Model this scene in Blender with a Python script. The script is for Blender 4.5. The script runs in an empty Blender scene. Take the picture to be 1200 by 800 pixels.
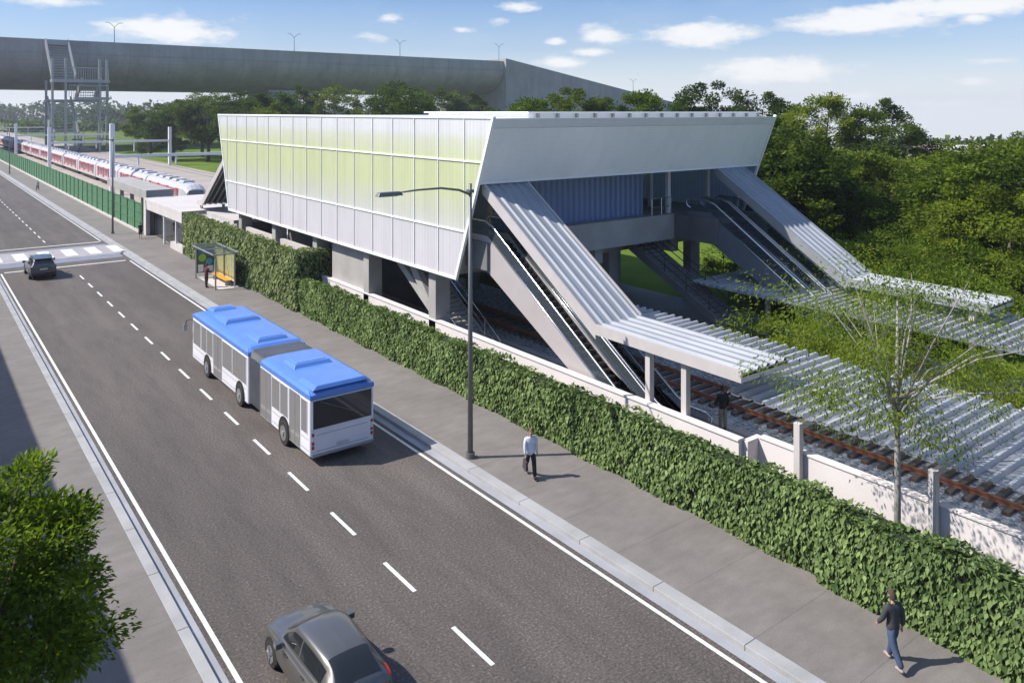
HAZE = 0.00022
import bpy, math, random
import numpy as np
from mathutils import Vector
R = math.radians
scene = bpy.context.scene
COL = scene.collection
ORIGIN = {}

# ------------------------------------------------------------------ materials
def new_mat(name):
    m = bpy.data.materials.new(name); m.use_nodes = True
    nt = m.node_tree
    return m, nt, nt.nodes['Principled BSDF']

def mixrgb(nt, fac, a, b, mode='MIX'):
    n = nt.nodes.new('ShaderNodeMix'); n.data_type = 'RGBA'; n.blend_type = mode
    for sock, v in ((n.inputs[0], fac), (n.inputs[6], a), (n.inputs[7], b)):
        if hasattr(v, 'links'): nt.links.new(v, sock)
        elif isinstance(v, (int, float)): sock.default_value = v
        else: sock.default_value = (*v[:3], 1)
    return n.outputs[2]

def noise(nt, vec, scale, detail=4, rough=.55, mapping=None):
    if mapping:
        mp = nt.nodes.new('ShaderNodeMapping'); mp.inputs['Scale'].default_value = mapping
        nt.links.new(vec, mp.inputs['Vector']); vec = mp.outputs[0]
    n = nt.nodes.new('ShaderNodeTexNoise'); n.inputs['Scale'].default_value = scale
    n.inputs['Detail'].default_value = detail; n.inputs['Roughness'].default_value = rough
    nt.links.new(vec, n.inputs['Vector'])
    return n.outputs['Fac']

def ramp(nt, fac, stops):
    n = nt.nodes.new('ShaderNodeValToRGB'); e = n.color_ramp.elements
    while len(e) < len(stops): e.new(.5)
    for el, (p, c) in zip(e, stops):
        el.position = p; el.color = (*c[:3], 1) if not isinstance(c, (int, float)) else (c, c, c, 1)
    nt.links.new(fac, n.inputs[0])
    return n.outputs[0]

def objco(nt):
    return nt.nodes.new('ShaderNodeTexCoord').outputs['Object']

def bump(nt, bs, h, strength=.3, dist=.02):
    b = nt.nodes.new('ShaderNodeBump'); b.inputs['Strength'].default_value = strength
    b.inputs['Distance'].default_value = dist
    nt.links.new(h, b.inputs['Height']); nt.links.new(b.outputs[0], bs.inputs['Normal'])

def M(name, col, rough=.6, metal=0, var=.12, scale=1.5, fine=25, bmp=0, spec=.5, coat=0):
    m, nt, bs = new_mat(name)
    oc = objco(nt)
    n1 = noise(nt, oc, scale, 5); n2 = noise(nt, oc, fine, 3)
    c = np.array(col)
    c1 = ramp(nt, n1, [(.3, c*(1-var)), (.7, np.minimum(c*(1+var), .95))])
    c2 = ramp(nt, n2, [(.3, (1-var*.6,)*3), (.7, (1,)*3)])
    nt.links.new(mixrgb(nt, 1.0, c1, c2, 'MULTIPLY'), bs.inputs['Base Color'])
    bs.inputs['Roughness'].default_value = rough; bs.inputs['Metallic'].default_value = metal
    bs.inputs['Specular IOR Level'].default_value = spec
    bs.inputs['Coat Weight'].default_value = coat
    if bmp: bump(nt, bs, n2, bmp, .02)
    return m

def leaf_mat(name, dark, light, trans=.35, vary=True):
    m, nt, bs = new_mat(name)
    at = nt.nodes.new('ShaderNodeAttribute'); at.attribute_name = 'tint'
    c = ramp(nt, at.outputs['Fac'], [(0, dark), (.55, tuple((a+b)/2 for a, b in zip(dark, light))), (1, light)])
    oi = nt.nodes.new('ShaderNodeObjectInfo')
    c = mixrgb(nt, 1.0, c, ramp(nt, oi.outputs['Random'], [(0, (.50, .62, .60)), (.5, (.92, .96, .9)), (1, (1.35, 1.22, 1.0))] if vary else [(0, (1, 1, 1)), (1, (1, 1, 1))]), 'MULTIPLY')
    nt.links.new(c, bs.inputs['Base Color']); bs.inputs['Roughness'].default_value = .6
    bs.inputs['Specular IOR Level'].default_value = .15
    tr = nt.nodes.new('ShaderNodeBsdfTranslucent')
    nt.links.new(mixrgb(nt, 1.0, c, (1.15, 1.25, .55), 'MULTIPLY'), tr.inputs['Color'])
    mx = nt.nodes.new('ShaderNodeMixShader'); mx.inputs[0].default_value = trans
    nt.links.new(bs.outputs[0], mx.inputs[1]); nt.links.new(tr.outputs[0], mx.inputs[2])
    nt.links.new(mx.outputs[0], nt.nodes['Material Output'].inputs['Surface'])
    return m

def asphalt_mat():
    m, nt, bs = new_mat('asphalt'); oc = objco(nt)
    sp = noise(nt, oc, 14, 3, .8)
    c = ramp(nt, sp, [(.30, (.044, .037, .033)), (.5, (.102, .086, .078)), (.60, (.142, .122, .110)), (.72, (.28, .245, .225))])
    big = noise(nt, oc, .16, 4, .6, (1, .35, 1))
    c = mixrgb(nt, 1.0, c, ramp(nt, big, [(.3, .74), (.7, 1.12)]), 'MULTIPLY')
    c = mixrgb(nt, 1.0, c, ramp(nt, noise(nt, oc, .9, 5, .7, (1.6, .25, 1)), [(.36, .80), (.55, 1.0)]), 'MULTIPLY')
    # slightly polished wheel tracks along the lanes
    sx = nt.nodes.new('ShaderNodeSeparateXYZ'); nt.links.new(oc, sx.inputs[0])
    mu = nt.nodes.new('ShaderNodeMath'); mu.operation = 'MULTIPLY'; mu.inputs[1].default_value = 2*math.pi/2.35
    nt.links.new(sx.outputs['X'], mu.inputs[0])
    sn = nt.nodes.new('ShaderNodeMath'); sn.operation = 'SINE'; nt.links.new(mu.outputs[0], sn.inputs[0])
    tr = ramp(nt, sn.outputs[0], [(0, .95), (1, 1.05)])
    c = mixrgb(nt, 1.0, c, tr, 'MULTIPLY')
    nt.links.new(c, bs.inputs['Base Color']); bs.inputs['Roughness'].default_value = .85
    bump(nt, bs, noise(nt, oc, 45, 2), .5, .01)
    return m

def paving_mat(name, a, b):
    m, nt, bs = new_mat(name); oc = objco(nt)
    w = noise(nt, oc, 1.1, 5, .65, (1, 2.2, 1))
    c = ramp(nt, w, [(.3, a), (.7, b)])
    f = noise(nt, oc, 30, 2)
    c = mixrgb(nt, 1.0, c, ramp(nt, f, [(.3, .85), (.7, 1.08)]), 'MULTIPLY')
    st = noise(nt, oc, .35, 4)
    c = mixrgb(nt, 1.0, c, ramp(nt, st, [(.35, .86), (.65, 1.04)]), 'MULTIPLY')
    br = nt.nodes.new('ShaderNodeTexBrick'); br.inputs['Scale'].default_value = 1
    br.inputs['Brick Width'].default_value = 60; br.inputs['Row Height'].default_value = 2.4
    br.inputs['Mortar Size'].default_value = .012; br.offset = 0
    br.inputs['Color1'].default_value = br.inputs['Color2'].default_value = (1, 1, 1, 1)
    br.inputs['Mortar'].default_value = (.72, .72, .72, 1)
    nt.links.new(oc, br.inputs['Vector'])
    c = mixrgb(nt, 1.0, c, br.outputs['Color'], 'MULTIPLY')
    nt.links.new(c, bs.inputs['Base Color']); bs.inputs['Roughness'].default_value = .85
    bump(nt, bs, f, .25, .01)
    return m

def stones_mat(name, stops, scale=9):
    m, nt, bs = new_mat(name); oc = objco(nt)
    v = nt.nodes.new('ShaderNodeTexVoronoi'); v.inputs['Scale'].default_value = scale
    nt.links.new(oc, v.inputs['Vector'])
    sx = nt.nodes.new('ShaderNodeSeparateColor'); nt.links.new(v.outputs['Color'], sx.inputs[0])
    c = ramp(nt, sx.outputs[0], stops)
    nt.links.new(c, bs.inputs['Base Color']); bs.inputs['Roughness'].default_value = .9
    inv = nt.nodes.new('ShaderNodeMath'); inv.operation = 'SUBTRACT'; inv.inputs[0].default_value = 1
    nt.links.new(v.outputs['Distance'], inv.inputs[1])
    bump(nt, bs, inv.outputs[0], 1.0, .10)
    return m

def grass_mat(name, a, b, scale=.12):
    m, nt, bs = new_mat(name); oc = objco(nt)
    c = ramp(nt, noise(nt, oc, scale, 6, .65), [(.3, a), (.7, b)])
    c = mixrgb(nt, 1.0, c, ramp(nt, noise(nt, oc, 8, 4, .7), [(.3, .6), (.7, 1.25)]), 'MULTIPLY')
    nt.links.new(c, bs.inputs['Base Color']); bs.inputs['Roughness'].default_value = .9
    bs.inputs['Specular IOR Level'].default_value = .1
    bump(nt, bs, noise(nt, oc, 20, 3), .8, .08)
    return m

def ribbed(name, col, axis='Y', period=.12, rough=.4, metal=0, strength=.5, trans=0, grad=None, var=.05, alpha=1, dirt=.05, streak=(1.6, 1.6, .12), lo=.86):
    """sheet with fine ribs; grad = list of (z, colour) of a tint that changes with height"""
    m, nt, bs = new_mat(name); oc = objco(nt)
    sx = nt.nodes.new('ShaderNodeSeparateXYZ'); nt.links.new(oc, sx.inputs[0])
    mu = nt.nodes.new('ShaderNodeMath'); mu.operation = 'MULTIPLY'; mu.inputs[1].default_value = 2*math.pi/period
    nt.links.new(sx.outputs[axis], mu.inputs[0])
    sn = nt.nodes.new('ShaderNodeMath'); sn.operation = 'SINE'; nt.links.new(mu.outputs[0], sn.inputs[0])
    if grad:
        z0, z1 = grad[0][0], grad[-1][0]
        mr = nt.nodes.new('ShaderNodeMapRange'); mr.inputs[1].default_value = z0; mr.inputs[2].default_value = z1
        nt.links.new(sx.outputs['Z'], mr.inputs[0])
        c = ramp(nt, mr.outputs[0], [((z-z0)/(z1-z0), k) for z, k in grad])
    else:
        c = ramp(nt, noise(nt, oc, 1, 3), [(0, col), (1, col)])
    c = mixrgb(nt, 1.0, c, ramp(nt, sn.outputs[0], [(0, lo), (.5, 1)]), 'MULTIPLY')  # groove shade between the ribs, painted into the colour
    c = mixrgb(nt, 1.0, c, ramp(nt, noise(nt, oc, .5, 4), [(.3, 1-var), (.7, 1)]), 'MULTIPLY')
    c = mixrgb(nt, 1.0, c, ramp(nt, noise(nt, oc, 1.0, 5, .65, streak), [(.34, 1-dirt), (.56, 1)]), 'MULTIPLY')
    nt.links.new(c, bs.inputs['Base Color'])
    bs.inputs['Roughness'].default_value = rough; bs.inputs['Metallic'].default_value = metal
    bump(nt, bs, sn.outputs[0], strength, .02)
    if trans:
        tr = nt.nodes.new('ShaderNodeBsdfTranslucent'); nt.links.new(c, tr.inputs['Color'])
        mx = nt.nodes.new('ShaderNodeMixShader'); mx.inputs[0].default_value = trans
        nt.links.new(bs.outputs[0], mx.inputs[1]); nt.links.new(tr.outputs[0], mx.inputs[2])
        out = mx.outputs[0]
        if alpha < 1:
            tp = nt.nodes.new('ShaderNodeBsdfTransparent')
            m2 = nt.nodes.new('ShaderNodeMixShader'); m2.inputs[0].default_value = alpha
            nt.links.new(tp.outputs[0], m2.inputs[1]); nt.links.new(out, m2.inputs[2]); out = m2.outputs[0]
        nt.links.new(out, nt.nodes['Material Output'].inputs['Surface'])
    return m

def glass_mat(name, tint, alpha=.4, rough=.05):
    m, nt, bs = new_mat(name)
    bs.inputs['Base Color'].default_value = (*tint, 1); bs.inputs['Roughness'].default_value = rough
    bs.inputs['Specular IOR Level'].default_value = .6
    tp = nt.nodes.new('ShaderNodeBsdfTransparent'); tp.inputs['Color'].default_value = (.9, .93, .95, 1)
    mx = nt.nodes.new('ShaderNodeMixShader'); mx.inputs[0].default_value = alpha
    nt.links.new(tp.outputs[0], mx.inputs[1]); nt.links.new(bs.outputs[0], mx.inputs[2])
    nt.links.new(mx.outputs[0], nt.nodes['Material Output'].inputs['Surface'])
    return m

MT = {}
MT['asphalt'] = asphalt_mat()
MT['paving'] = paving_mat('paving', (.170, .152, .140), (.218, .196, .180))
MT['kerb'] = M('kerb_concrete', (.35, .345, .345), .8, var=.16, scale=.8, fine=20)
MT['gutter'] = M('gutter_concrete', (.31, .315, .335), .8, var=.15, scale=.6)
MT['road_paint'] = M('road_paint', (.70, .69, .66), .7, var=.22, scale=5, fine=30)
MT['ramp_paving'] = M('ramp_paving', (.20, .215, .27), .8, var=.15, scale=1.2)
MT['table_paving'] = M('table_paving', (.34, .32, .33), .8, var=.12, scale=1.2)
MT['concrete'] = M('concrete', (.36, .345, .325), .8, var=.12, scale=.7, fine=14, bmp=.1)
MT['pale_concrete'] = M('pale_concrete', (.54, .50, .48), .8, var=.08, scale=.6, fine=14, bmp=.05)
MT['wall_plaster'] = M('wall_plaster', (.68, .63, .61), .85, var=.07, scale=.5, fine=12, bmp=.05)
MT['viaduct'] = M('viaduct_concrete', (.33, .325, .325), .9, var=.13, scale=.11, fine=1.2, bmp=.1)
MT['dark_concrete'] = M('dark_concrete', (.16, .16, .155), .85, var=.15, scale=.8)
MT['white_metal'] = M('white_metal', (.80, .80, .81), .45, var=.04)
MT['grey_metal'] = M('grey_metal', (.34, .35, .36), .45, metal=.3, var=.08)
MT['pole_metal'] = M('pole_metal', (.17, .17, .17), .5, metal=.4, var=.1)
MT['dark_metal'] = M('dark_metal', (.045, .047, .05), .4, metal=.3, var=.1)
MT['steel'] = M('steel', (.72, .73, .75), .22, metal=.9, var=.05)
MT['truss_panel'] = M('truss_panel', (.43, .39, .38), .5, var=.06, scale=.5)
MT['truss_shaded'] = M('truss_shaded', (.16, .17, .19), .5, var=.08)  # hall shade on the far escalators put into the colour; undersides too
MT['mullion'] = M('mullion', (.84, .84, .80), .5, var=.02)
MT['roof_sheet'] = ribbed('roof_sheet', (.56, .60, .68), 'X', 400, .4, .0, 0, trans=.5, var=.12, alpha=.62, dirt=.22, streak=(.25, 2.4, 1))
MT['roof_rib'] = ribbed('roof_rib', (.88, .88, .89), 'X', 400, .4, .0, 0, trans=.45, var=.08, alpha=.8, dirt=.16, streak=(.3, 2.4, 1))
MT['cover_sheet'] = ribbed('cover_sheet', (.36, .385, .43), 'X', 400, .55, .0, 0, var=.15, dirt=.18, streak=(2.2, .3, .3))
MT['cover_board'] = M('cover_board', (.50, .46, .445), .5, var=.06)
MT['end_panel'] = ribbed('end_panel', (.94, .92, .89), 'Z', .09, .16, .05, .10, lo=.93, var=.03)
MT['facade'] = ribbed('facade_sheet', None, 'Y', .30, .25, 0, .05, lo=.955, dirt=.07, trans=.35, grad=[
    (4.9, (.83, .80, .83)), (7.0, (.83, .81, .82)), (8.1, (.79, .80, .66)), (9.3, (.77, .81, .50)), (10.7, (.77, .81, .50)), (11.8, (.82, .84, .68)), (12.2, (.88, .88, .87)), (12.95, (.88, .88, .88))])
MT['far_facade'] = ribbed('far_facade_sheet', (.50, .58, .70), 'Y', .30, .3, 0, .2, trans=.4, alpha=.8)
MT['blue_wall'] = ribbed('blue_wall', (.17, .24, .44), 'X', .42, .45, .1, 1.0, var=.1)
MT['screen_wall'] = ribbed('screen_wall', (.30, .36, .50), 'X', .7, .4, .1, .6, trans=.3, var=.1)
MT['glass'] = glass_mat('clear_glass', (.10, .12, .14), .30)
MT['dark_glass'] = glass_mat('dark_glass', (.03, .035, .04), .85)
MT['bus_glass'] = glass_mat('bus_glass', (.27, .26, .26), .70)
MT['bus_rear_glass'] = glass_mat('bus_rear_glass', (.035, .037, .042), .75)
MT['bus_white'] = M('bus_white', (.74, .74, .80), .35, var=.03, coat=.3)
MT['bus_blue'] = M('bus_blue', (.085, .205, .56), .4, var=.06, coat=.2)
MT['bellows'] = M('bellows_rubber', (.33, .32, .32), .7, var=.08)
MT['seat_grey'] = M('seat_fabric', (.12, .13, .15), .8)
MT['rubber'] = M('rubber', (.022, .022, .022), .8)
MT['rim'] = M('wheel_rim', (.42, .42, .44), .35, metal=.7)
MT['tail_red'] = M('tail_red', (.45, .02, .02), .3)
MT['sedan_grey'] = M('sedan_grey', (.13, .127, .125), .3, metal=.5, var=.03, coat=.6)
MT['suv_grey'] = M('suv_grey', (.105, .115, .125), .3, metal=.5, var=.03, coat=.6)
MT['car_glass'] = M('car_glass', (.018, .02, .022), .06, var=.02, spec=.7)
MT['black_trim'] = M('black_trim', (.02, .02, .02), .5)
MT['lamp_clear'] = M('lamp_clear', (.7, .7, .72), .15)
MT['plate'] = M('plate', (.55, .55, .55), .5)
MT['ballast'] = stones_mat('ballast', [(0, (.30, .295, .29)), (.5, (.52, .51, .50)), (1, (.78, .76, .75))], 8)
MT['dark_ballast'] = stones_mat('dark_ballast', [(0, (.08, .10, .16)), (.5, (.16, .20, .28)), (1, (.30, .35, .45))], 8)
MT['yard_gravel'] = M('yard_gravel', (.36, .315, .28), .9, var=.14, scale=.12, fine=2)
MT['sleeper'] = M('sleeper_wood', (.19, .145, .11), .85, var=.25, scale=4)
MT['rail_rust'] = M('rail_rust', (.46, .20, .11), .6, metal=.2, var=.15)
MT['grass'] = grass_mat('grass', (.075, .12, .022), (.14, .19, .035))
MT['lawn'] = grass_mat('lawn', (.10, .165, .02), (.16, .235, .03), .3)
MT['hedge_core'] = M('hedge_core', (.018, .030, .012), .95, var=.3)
MT['hedge_leaf'] = leaf_mat('hedge_leaf', (.036, .072, .018), (.31, .41, .15), .30, False)
MT['hedge_leaf_pale'] = leaf_mat('hedge_leaf_pale', (.05, .085, .026), (.36, .42, .19), .30, False)
MT['leaf_dark'] = leaf_mat('leaf_dark', (.018, .040, .006), (.155, .205, .030), .42)
MT['leaf_mid'] = leaf_mat('leaf_mid', (.030, .060, .007), (.245, .305, .040), .48)
MT['leaf_light'] = leaf_mat('leaf_light', (.085, .13, .012), (.30, .345, .045), .5)
MT['leaf_near'] = leaf_mat('leaf_near', (.032, .068, .006), (.215, .30, .030), .5)
MT['pale_bark'] = M('pale_bark', (.30, .275, .25), .9, var=.2, scale=6, fine=30, bmp=.3)
MT['bark'] = M('bark', (.11, .085, .065), .9, var=.3, scale=6, fine=30, bmp=.4)
MT['fence_green'] = ribbed('fence_green', (.075, .20, .095), 'Y', .35, .6, 0, .12, var=.12)
MT['train_white'] = M('train_white', (.52, .49, .50), .4, var=.05)
MT['train_roof'] = M('train_roof', (.46, .46, .49), .5, var=.06)
MT['train_red'] = M('train_red', (.50, .03, .035), .4, var=.06)
MT['train_nose'] = M('train_nose', (.12, .14, .18), .3, var=.05)
MT['train_blue_grey'] = M('train_blue_grey', (.12, .14, .20), .4, var=.05)
MT['skin'] = M('skin', (.42, .25, .18), .6, var=.05)
MT['skin_dark'] = M('skin_brown', (.20, .11, .075), .6, var=.05)
MT['eye'] = M('eye_dark', (.02, .015, .012), .3)
MT['poster_blue'] = M('poster_blue', (.03, .14, .28), .4)
MT['poster_dark'] = M('poster_dark', (.05, .07, .075), .4, var=.3, scale=5)
MT['poster_green'] = M('poster_green', (.22, .50, .06), .4)
MT['poster_cyan'] = M('poster_cyan', (.04, .30, .55), .4)
MT['poster_white'] = M('poster_white', (.70, .70, .76), .4)
MT['yellow_panel'] = M('yellow_panel', (.68, .66, .22), .4, var=.15, scale=4)
MT['bench_orange'] = M('bench_orange', (.75, .33, .03), .4)
MT['town_white'] = M('town_white', (.62, .58, .55), .8, var=.1)
MT['town_roof'] = M('town_roof', (.45, .30, .24), .8, var=.15)
def add_joints(m, w, h, axes, dark):
    # pour joints of cast concrete
    nt = m.node_tree; bs = nt.nodes['Principled BSDF']; lk = bs.inputs['Base Color'].links[0]; c = lk.from_socket
    sx = nt.nodes.new('ShaderNodeSeparateXYZ'); nt.links.new(objco(nt), sx.inputs[0])
    cb = nt.nodes.new('ShaderNodeCombineXYZ'); nt.links.new(sx.outputs[axes[0]], cb.inputs[0]); nt.links.new(sx.outputs[axes[1]], cb.inputs[1])
    br = nt.nodes.new('ShaderNodeTexBrick'); br.offset = 0; br.inputs['Scale'].default_value = 1
    br.inputs['Brick Width'].default_value = w; br.inputs['Row Height'].default_value = h; br.inputs['Mortar Size'].default_value = .10
    br.inputs['Color1'].default_value = (1, 1, 1, 1); br.inputs['Color2'].default_value = (.95, .95, .955, 1); br.inputs['Mortar'].default_value = (dark, dark, dark, 1)
    nt.links.new(cb.outputs[0], br.inputs['Vector'])
    c = mixrgb(nt, 1.0, c, br.outputs['Color'], 'MULTIPLY')
    c = mixrgb(nt, 1.0, c, ramp(nt, noise(nt, objco(nt), 1, 5, .7, (.35, .35, .05)), [(.35, .88), (.6, 1.04)]), 'MULTIPLY')
    nt.links.new(c, bs.inputs['Base Color'])
add_joints(MT['viaduct'], 14, 60, 'XZ', .72)
def cloth(name, col): 
    MT[name] = M(name, col, .85, var=.12, scale=6, fine=60, bmp=.1); return MT[name]

# ------------------------------------------------------------------ scene graph helpers
def tag(o, label=None, cat=None, group=None, kind=None):
    for k, v in (('label', label), ('category', cat), ('group', group), ('kind', kind)):
        if v: o[k] = v
    return o

def empty(name, loc, label, cat, group=None, rz=0):
    o = bpy.data.objects.new(name, None); COL.objects.link(o)
    o.location = loc; o.rotation_euler.z = rz; o.empty_display_size = .3
    ORIGIN[o] = Vector(loc)
    return tag(o, label, cat, group)

def dup(o, parent=None):
    c = o.copy(); COL.objects.link(c)
    if parent is not None: c.parent = parent
    ORIGIN[c] = ORIGIN.get(o, Vector())
    for ch in list(o.children): dup(ch, c)
    return c

class MB:
    def __init__(s): s.v = []; s.f = []; s.m = []; s.cur = 0
    def add(s, vs, fs):
        b = len(s.v); s.v += [tuple(p) for p in vs]
        for f in fs: s.f.append([b+i for i in f]); s.m.append(s.cur)
        return s
    def hexa(s, p): # 4 bottom ccw, 4 top ccw
        return s.add(p, [(3, 2, 1, 0), (4, 5, 6, 7), (0, 1, 5, 4), (1, 2, 6, 5), (2, 3, 7, 6), (3, 0, 4, 7)])
    def box(s, x0, x1, y0, y1, z0, z1):
        return s.hexa([(x0, y0, z0), (x1, y0, z0), (x1, y1, z0), (x0, y1, z0), (x0, y0, z1), (x1, y0, z1), (x1, y1, z1), (x0, y1, z1)])
    def frustum(s, x0, x1, y0, y1, z0, z1, ix, iy):
        return s.hexa([(x0, y0, z0), (x1, y0, z0), (x1, y1, z0), (x0, y1, z0), (x0+ix, y0+iy, z1), (x1-ix, y0+iy, z1), (x1-ix, y1-iy, z1), (x0+ix, y1-iy, z1)])
    def beam(s, p, q, w, h, up=(0, 0, 1)):
        p, q = Vector(p), Vector(q); d = (q-p).normalized(); u = Vector(up)
        sd = d.cross(u)
        if sd.length < 1e-4: sd = d.cross(Vector((1, 0, 0)))
        sd.normalize(); u = sd.cross(d).normalized()
        a, b = sd*w/2, u*h/2
        return s.hexa([p-a-b, p+a-b, q+a-b, q-a-b, p-a+b, p+a+b, q+a+b, q-a+b])
    def prism(s, poly, off):
        n = len(poly); off = Vector(off)
        vs = [Vector(p) for p in poly]+[Vector(p)+off for p in poly]
        return s.add(vs, [tuple(range(n))[::-1], tuple(range(n, 2*n))]+[(i, (i+1) % n, n+(i+1) % n, n+i) for i in range(n)])
    def tube(s, pts, r, n=8, cap=True):
        pts = [Vector(p) for p in pts]; rs = r if isinstance(r, (list, tuple)) else [r]*len(pts)
        rings = []; ref = None
        for i, p in enumerate(pts):
            d = (pts[min(i+1, len(pts)-1)]-pts[max(i-1, 0)]).normalized()
            if ref is None: ref = Vector((0, 0, 1)) if abs(d.z) < .9 else Vector((1, 0, 0))
            a = d.cross(ref).normalized(); b = a.cross(d).normalized(); ref = b
            rings.append([p+(a*math.cos(2*math.pi*k/n)+b*math.sin(2*math.pi*k/n))*rs[i] for k in range(n)])
        vs = [q for rg in rings for q in rg]
        fs = [(i*n+k, i*n+(k+1) % n, (i+1)*n+(k+1) % n, (i+1)*n+k) for i in range(len(pts)-1) for k in range(n)]
        if cap: fs += [tuple(range(n))[::-1], tuple(range((len(pts)-1)*n, len(pts)*n))]
        return s.add(vs, fs)
    def cyl(s, c, r, axis, length, n=24):
        c = Vector(c); a = Vector(axis).normalized()*length/2
        return s.tube([c-a, c+a], r, n)
    def grid(s, P):
        nu, nv = len(P), len(P[0])
        return s.add([q for row in P for q in row], [(i*nv+j, (i+1)*nv+j, (i+1)*nv+j+1, i*nv+j+1) for i in range(nu-1) for j in range(nv-1)])
    def ball(s, c, rx, ry, rz, nu=12, nv=8):
        c = Vector(c); P = []
        for i in range(nv+1):
            t = math.pi*i/nv
            P.append([c+Vector((rx*math.sin(t)*math.cos(2*math.pi*j/nu), ry*math.sin(t)*math.sin(2*math.pi*j/nu), -rz*math.cos(t))) for j in range(nu+1)])
        return s.grid(P)
    def build(s, name, mat, parent=None, loc=None, smooth=False, bevel=0, local=False, label=None, solid=0):
        """vertices are world coordinates unless local; the object's origin goes to its parent's origin or loc"""
        o0 = Vector((0, 0, 0)) if local else (ORIGIN[parent] if parent is not None else Vector(loc or (0, 0, 0)))
        me = bpy.data.meshes.new(name)
        me.from_pydata([(a-o0.x, b-o0.y, c-o0.z) for a, b, c in s.v], [], s.f)
        mats = mat if isinstance(mat, (list, tuple)) else [mat]
        for m_ in mats: me.materials.append(MT[m_] if isinstance(m_, str) else m_)
        if len(mats) > 1: me.polygons.foreach_set('material_index', s.m)
        if smooth: me.polygons.foreach_set('use_smooth', [True]*len(me.polygons))
        me.update()
        o = bpy.data.objects.new(name, me); COL.objects.link(o)
        if parent is not None: o.parent = parent; ORIGIN[o] = ORIGIN[parent]
        else: o.location = o0; ORIGIN[o] = o0.copy()
        if bevel:
            b = o.modifiers.new('bevel', 'BEVEL'); b.width = bevel; b.segments = 2; b.limit_method = 'ANGLE'
            b.harden_normals = False
        if solid:
            sd = o.modifiers.new('solid', 'SOLIDIFY'); sd.thickness = solid
        if label: o['label'] = label
        return o

def structure(name, mb, mat, **k):
    return tag(mb.build(name, mat, **k), kind='structure')

# ------------------------------------------------------------------ camera, light, sky
cam = bpy.data.cameras.new('camera'); co = bpy.data.objects.new('camera', cam); COL.objects.link(co)
F = 930.0
cam.sensor_width = 36; cam.sensor_fit = 'HORIZONTAL'; cam.lens = 36*F/1200
cam.shift_y = -(400-131)/1200
YAW = math.atan2(710, F)
co.location = (0, 0, 13.2); co.rotation_euler = (R(90), 0, -YAW)
cam.clip_end = 8000; cam.clip_start = .1
scene.camera = co

SUN_EL, SUN_H = R(45), Vector((-.84, .54, 0)).normalized()
sd = Vector((SUN_H.x*math.cos(SUN_EL), SUN_H.y*math.cos(SUN_EL), math.sin(SUN_EL)))
sl = bpy.data.lights.new('sun', 'SUN'); sl.energy = SUN_POWER = 4.6; sl.angle = R(.53); sl.color = (1, .95, .87)
so = bpy.data.objects.new('sun', sl); COL.objects.link(so); so.rotation_euler = (-sd).to_track_quat('-Z', 'Y').to_euler()
so.location = (-40, 30, 60)

w = bpy.data.worlds.new('World'); scene.world = w; w.use_nodes = True
nt = w.node_tree; bg = nt.nodes['Background']
sky = nt.nodes.new('ShaderNodeTexSky'); sky.sky_type = 'NISHITA'; sky.sun_disc = False
sky.sun_elevation = SUN_EL; sky.sun_rotation = math.atan2(SUN_H.x, SUN_H.y)
sky.air_density = 1.0; sky.dust_density = .6; sky.ozone_density = 1.5; sky.altitude = 100
bg.inputs['Strength'].default_value = .15
# clouds: fair weather cumulus given by azimuth / elevation, broken up by noise in the direction vector
geo = nt.nodes.new('ShaderNodeTexCoord')
sx = nt.nodes.new('ShaderNodeSeparateXYZ'); nt.links.new(geo.outputs['Generated'], sx.inputs[0])
def mth(op, a, b=None, clamp=False):
    n = nt.nodes.new('ShaderNodeMath'); n.operation = op; n.use_clamp = clamp
    for i, v in enumerate((a, b)):
        if v is None: continue
        if hasattr(v, 'links'): nt.links.new(v, n.inputs[i])
        else: n.inputs[i].default_value = v
    return n.outputs[0]
az = mth('ARCTAN2', sx.outputs['X'], sx.outputs['Y'])
el = mth('ARCSINE', sx.outputs['Z'])
cv = nt.nodes.new('ShaderNodeCombineXYZ'); nt.links.new(az, cv.inputs[0]); nt.links.new(mth('MULTIPLY', el, 2.6), cv.inputs[1])
nz = noise(nt, cv.outputs[0], 22, 8, .62)
nz2 = noise(nt, cv.outputs[0], 7, 5, .6)
total = None
CLOUDS = [ # azimuth, elevation, half width, half height (degrees), strength
]
def cl(px, py, wx, wy, s=1.0):
    u = (px-600)/F; zz = (131-py)/F
    a = YAW+math.atan(u); e = math.atan(zz/math.sqrt(1+u*u))
    CLOUDS.append((a, e, wx/F*.85, wy/F*.85, s))
for c_ in [(200, 36, 85, 20, 1.05), (140, 30, 40, 10, .7), (60, 2, 60, 8, .8), (820, 40, 75, 17, 1.2), (705, 42, 38, 13, 1.1), (905, 84, 95, 20, 1.15), (1000, 114, 60, 8, .9),
           (1010, 24, 95, 18, 1.25), (1120, 8, 130, 14, 1.2), (1140, 22, 22, 9, .9), (1140, 96, 30, 8, .8), (660, 74, 45, 10, .9), (650, 48, 18, 7, .9), (440, 44, 26, 8, .8),
           (585, 25, 22, 8, .8), (455, 21, 22, 8, .8), (610, 8, 30, 9, .8), (1110, 122, 70, 8, .8), (540, 35, 20, 6, .7), (690, 62, 30, 8, .8), (1160, 72, 25, 7, .7)]:
    cl(*c_)
for (a, e, wx, wy, s) in CLOUDS:
    dx = mth('DIVIDE', mth('SUBTRACT', az, a), wx); dy = mth('DIVIDE', mth('SUBTRACT', el, e), wy)
    g = mth('MULTIPLY', mth('EXPONENT', mth('MULTIPLY', mth('ADD', mth('MULTIPLY', dx, dx), mth('MULTIPLY', dy, dy)), -1.0)), s)
    total = g if total is None else mth('MAXIMUM', total, g)
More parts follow.
